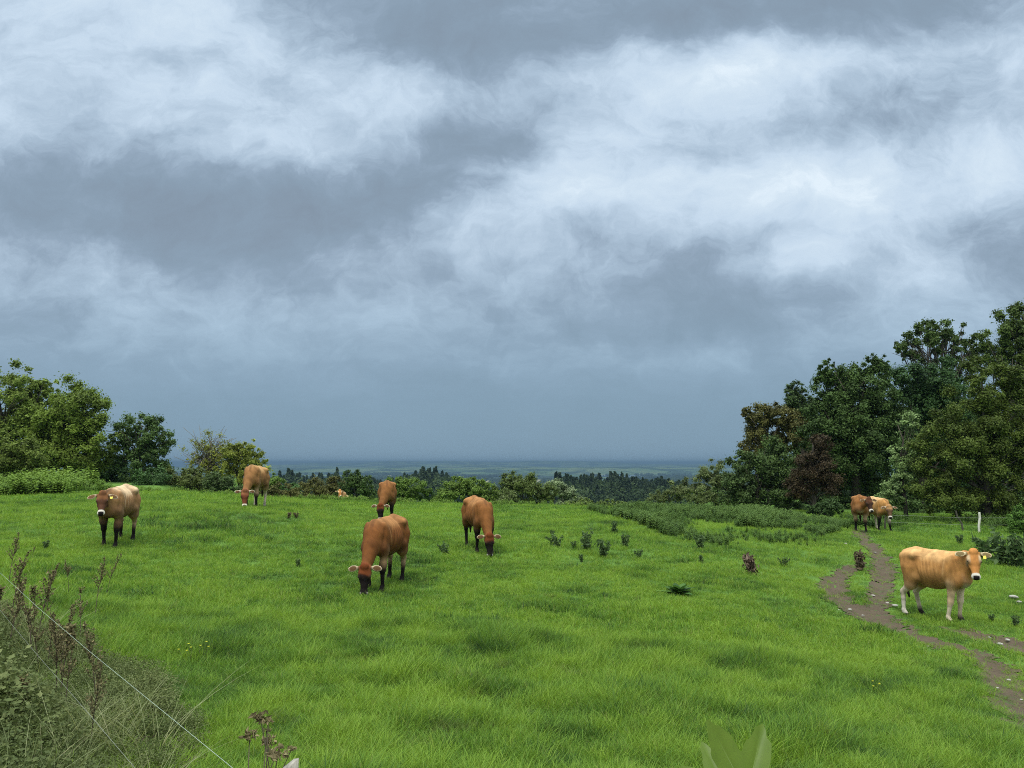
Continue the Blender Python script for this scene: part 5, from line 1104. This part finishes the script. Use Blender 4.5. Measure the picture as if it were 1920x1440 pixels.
def build_field_plants():
    DOCK = leaf_mat('dock_leaf', (.035, .085, .018), (.10, .20, .035)); TH = leaf_mat('thistle_leaf', (.050, .090, .030), (.135, .20, .065)); DRY = leaf_mat('dry_leaf', (.075, .045, .03), (.24, .17, .12), rough=.8, trans=.15)
    BRNL = leaf_mat('purple_brown_leaf', (.06, .045, .026), (.19, .14, .08), trans=.2)
    st = bark_mat('green_stem', (.05, .07, .03), (.12, .13, .06), 40)
    g = gp(1272, 1114); place_plant('dock_plant', 'broad leaved green dock plant alone in mid field right of the grazing cows', 'plant', g, [rosette(1, .26, 34, .34, .36, DOCK)], 0, 1.0)
    g = gp(1276, 1110); 
    T3 = [thistle_mesh(400+i, .42, TH, st) for i in range(3)]; D3 = [thistle_mesh(410+i, .42, DRY, sm_) for i in range(2)]; B3 = [thistle_mesh(420+i, .45, BRNL, sm_) for i in range(2)]
    G_ = 'thistles in the pasture'
    spec = [(1101, 1033, 30, 0, 'tall dark thistle left of the two tallest in the mid field group'), (1131, 1045, 27, 1, 'tall dark thistle right of the two tallest in the mid field group'), (1172, 1027, 20, 2, 'thistle standing right of the mid field group, above the small low one'),
            (1076, 1030, 13, 1, 'low thistle just left of the mid field thistle group'), (1091, 1054, 12, 2, 'low dark thistle in front of the mid field thistle group'), (1197, 1047, 14, 0, 'small thistle to the lower right of the mid field group'), (1150, 1000, 18, 2, 'small thistle nearest to the left edge of the nettles'),
            (1044, 1026, 20, 0, 'thin thistle furthest left of the mid field group'), (1313, 1030, 22, 1, 'thistle at the lower edge of the nettle bed'), (1316, 1056, 12, 2, 'low dark weed between nettle bed and dock plant'), (1468, 1062, 14, 0, 'low dark weed between dry thistle and the path'),
            (1843, 1048, 30, 1, 'dark thistle behind the head of the tan cow'), (1886, 1062, 52, 0, 'bushy dark thistle right of the tan cow, left of two'), (1912, 1066, 50, 2, 'bushy dark thistle at the right edge above the pale stones'), (1800, 1022, 16, 1, 'small pale weed above the back of the tan cow'),
            (86, 1030, 14, 1, 'low dark thistle left of the leftmost cow'), (560, 1063, 12, 2, 'low dark thistle left of the nearest grazing cow'), (1035, 1006, 10, 1, 'tiny thistle above the thin one in mid field'), (835, 1040, 18, 0, 'leafy weed clump below the lone grazing cow'), (1905, 1176, 17, 2, 'dark leafy weed on the grass at the right edge below the pale stones'),
            (1860, 1166, 12, 1, 'low leafy weed between the tan cow legs and right edge')]
    for i, (px, py, hp, k, lb) in enumerate(spec):
        g = gp(px, py); place_plant('thistle', lb, 'thistle', g, T3[k], i*1.1, hp*1.15/FPX*g[1]/.42, G_)
    g = gp(1411, 1078); place_plant('dry_thistle', 'pale brown dry thistle between the dock plant and the path', 'thistle', g, D3[0], 0, 34/FPX*g[1]/.42)
    g = gp(1402, 1066); place_plant('dry_thistle', 'dry brown stem leaning beside the pale dry thistle', 'thistle', g, D3[1], 1, 22/FPX*g[1]/.42)
    g = gp(1613, 1070); place_plant('brown_weed', 'bushy purple-brown weed on the grass island between the two path arms', 'weed', g, B3[0], 0, 34/FPX*g[1]/.45)
    for px, lb in ((541, 'left of two small brown weeds on the skyline left of centre'), (556, 'right of two small brown weeds on the skyline left of centre')):
        g = gp(px, 972); place_plant('brown_weed', lb, 'weed', g, B3[1], px, 11/FPX*g[1]/.45)
    # stones
    sm2, T = new_mat('pale_stone'); gg = T.add('ShaderNodeNewGeometry').outputs['Position']; n = T.noise(gg, 25, 4, .6).outputs[0]
    finish(T, T.mix(n, (.22, .20, .16), (.50, .47, .41)), .85, .2)
    base = [mesh_from('stone', *icoish(1.0, 50+i, .5), sm2, None, True, None, False) for i in range(4)]
    stones = [(1902, 1124, 15, 'larger of two pale flat stones on grass at the right edge'), (1911, 1133, 9, 'smaller of two pale flat stones on grass at the right edge'), (1679, 1140, 9, 'pale stone beside the path, left of the tan cow hind legs'), (1594, 1143, 7, None), (1573, 1144, 5, None), (1637, 1117, 7, None), (1664, 1131, 6, None),
              (1586, 1022, 5, 'pale stone on the grass left of the upper path'), (1855, 1037, 7, 'pale stone on grass behind the head of the tan cow'), (1875, 1208, 10, None), (1889, 1200, 8, None), (1892, 1275, 7, None), (1915, 1312, 6, None), (1618, 1154, 5, None), (1641, 1036, 4, None), (1855, 1195, 5, None), (1870, 1290, 5, None), (1740, 1212, 5, None)]
    for i, (px, py, w, lb) in enumerate(stones):
        g = gp(px, py); o = base[i % 4].copy(); COL.objects.link(o); o.name = 'stone'; s_ = w*.5/FPX*g[1]; o.scale = (s_*1.1, s_, s_*.9); o.location = (g[0], g[1], g[2]+s_*.12+(.0 if lb is None else .04)); o.rotation_euler = (0, 0, i*1.7)
        tag(o, lb or 'small pale stone lying in the trodden dirt path', 'stone', 'stones in the dirt path' if lb is None else None)
    # buttercups
    ym, T = new_mat('buttercup_petal'); gg = T.add('ShaderNodeNewGeometry').outputs['Position']; finish(T, T.mix(T.noise(gg, 80, 2, .5).outputs[0], (.62, .60, .02), (.85, .80, .05)), .4, .4, .2)
    r = np.random.default_rng(8)
    for (px, py, n, lb) in ((366, 1246, 7, 'small clump of yellow buttercups on grass at lower left'), (1638, 1306, 4, 'few tiny yellow buttercups on grass at lower right')):
        g = gp(px, py); t = empty('buttercup_clump', g); tag(t, lb, 'flower'); mb = MB()
        for k in range(n):
            c = np.array([r.normal(0, .07), r.normal(0, .06), r.uniform(.13, .19)]); mb.tube([(c[0]*.5, c[1]*.5, 0), c*[.8, .8, .6], c], .0015, 4); fm = MB(); V = [c]
            for j in range(10): a = j*.6283; q = .013 if j % 2 == 0 else .009; V.append(c+[q*math.cos(a), q*math.sin(a)*.8-.002, .006])
            fm.add(V, [(0, 1+j, 1+(j+1) % 10) for j in range(10)]); fm.build('flower', ym, t, False)
        mb.build('stem', st, t)
build_field_plants()

# ------------------------------------------------------------------ the air
def build_haze():
    import bmesh
    bm = bmesh.new(); bmesh.ops.create_cube(bm, size=1.0)
    lo = np.array([-20000, -3000, EYE-130]); hi = np.array([20000, 20000, EYE+24])
    for v in bm.verts: v.co = Vector([(lo[i]+hi[i])/2+(v.co[i]*(hi[i]-lo[i])) for i in range(3)])
    me = bpy.data.meshes.new('haze'); bm.to_mesh(me); bm.free()
    m = bpy.data.materials.new('air'); m.use_nodes = True; T = NT(m.node_tree); T.n.clear()
    v = T.add('ShaderNodeVolumePrincipled', {'Color': (.165, .26, .36, 1), 'Density': 1.9e-4, 'Anisotropy': 0.0})
    T.add('ShaderNodeOutputMaterial', {'Volume': v.outputs[0]})
    me.materials.append(m); o = bpy.data.objects.new('haze', me); COL.objects.link(o); tag(o, kind='stuff')
build_haze()
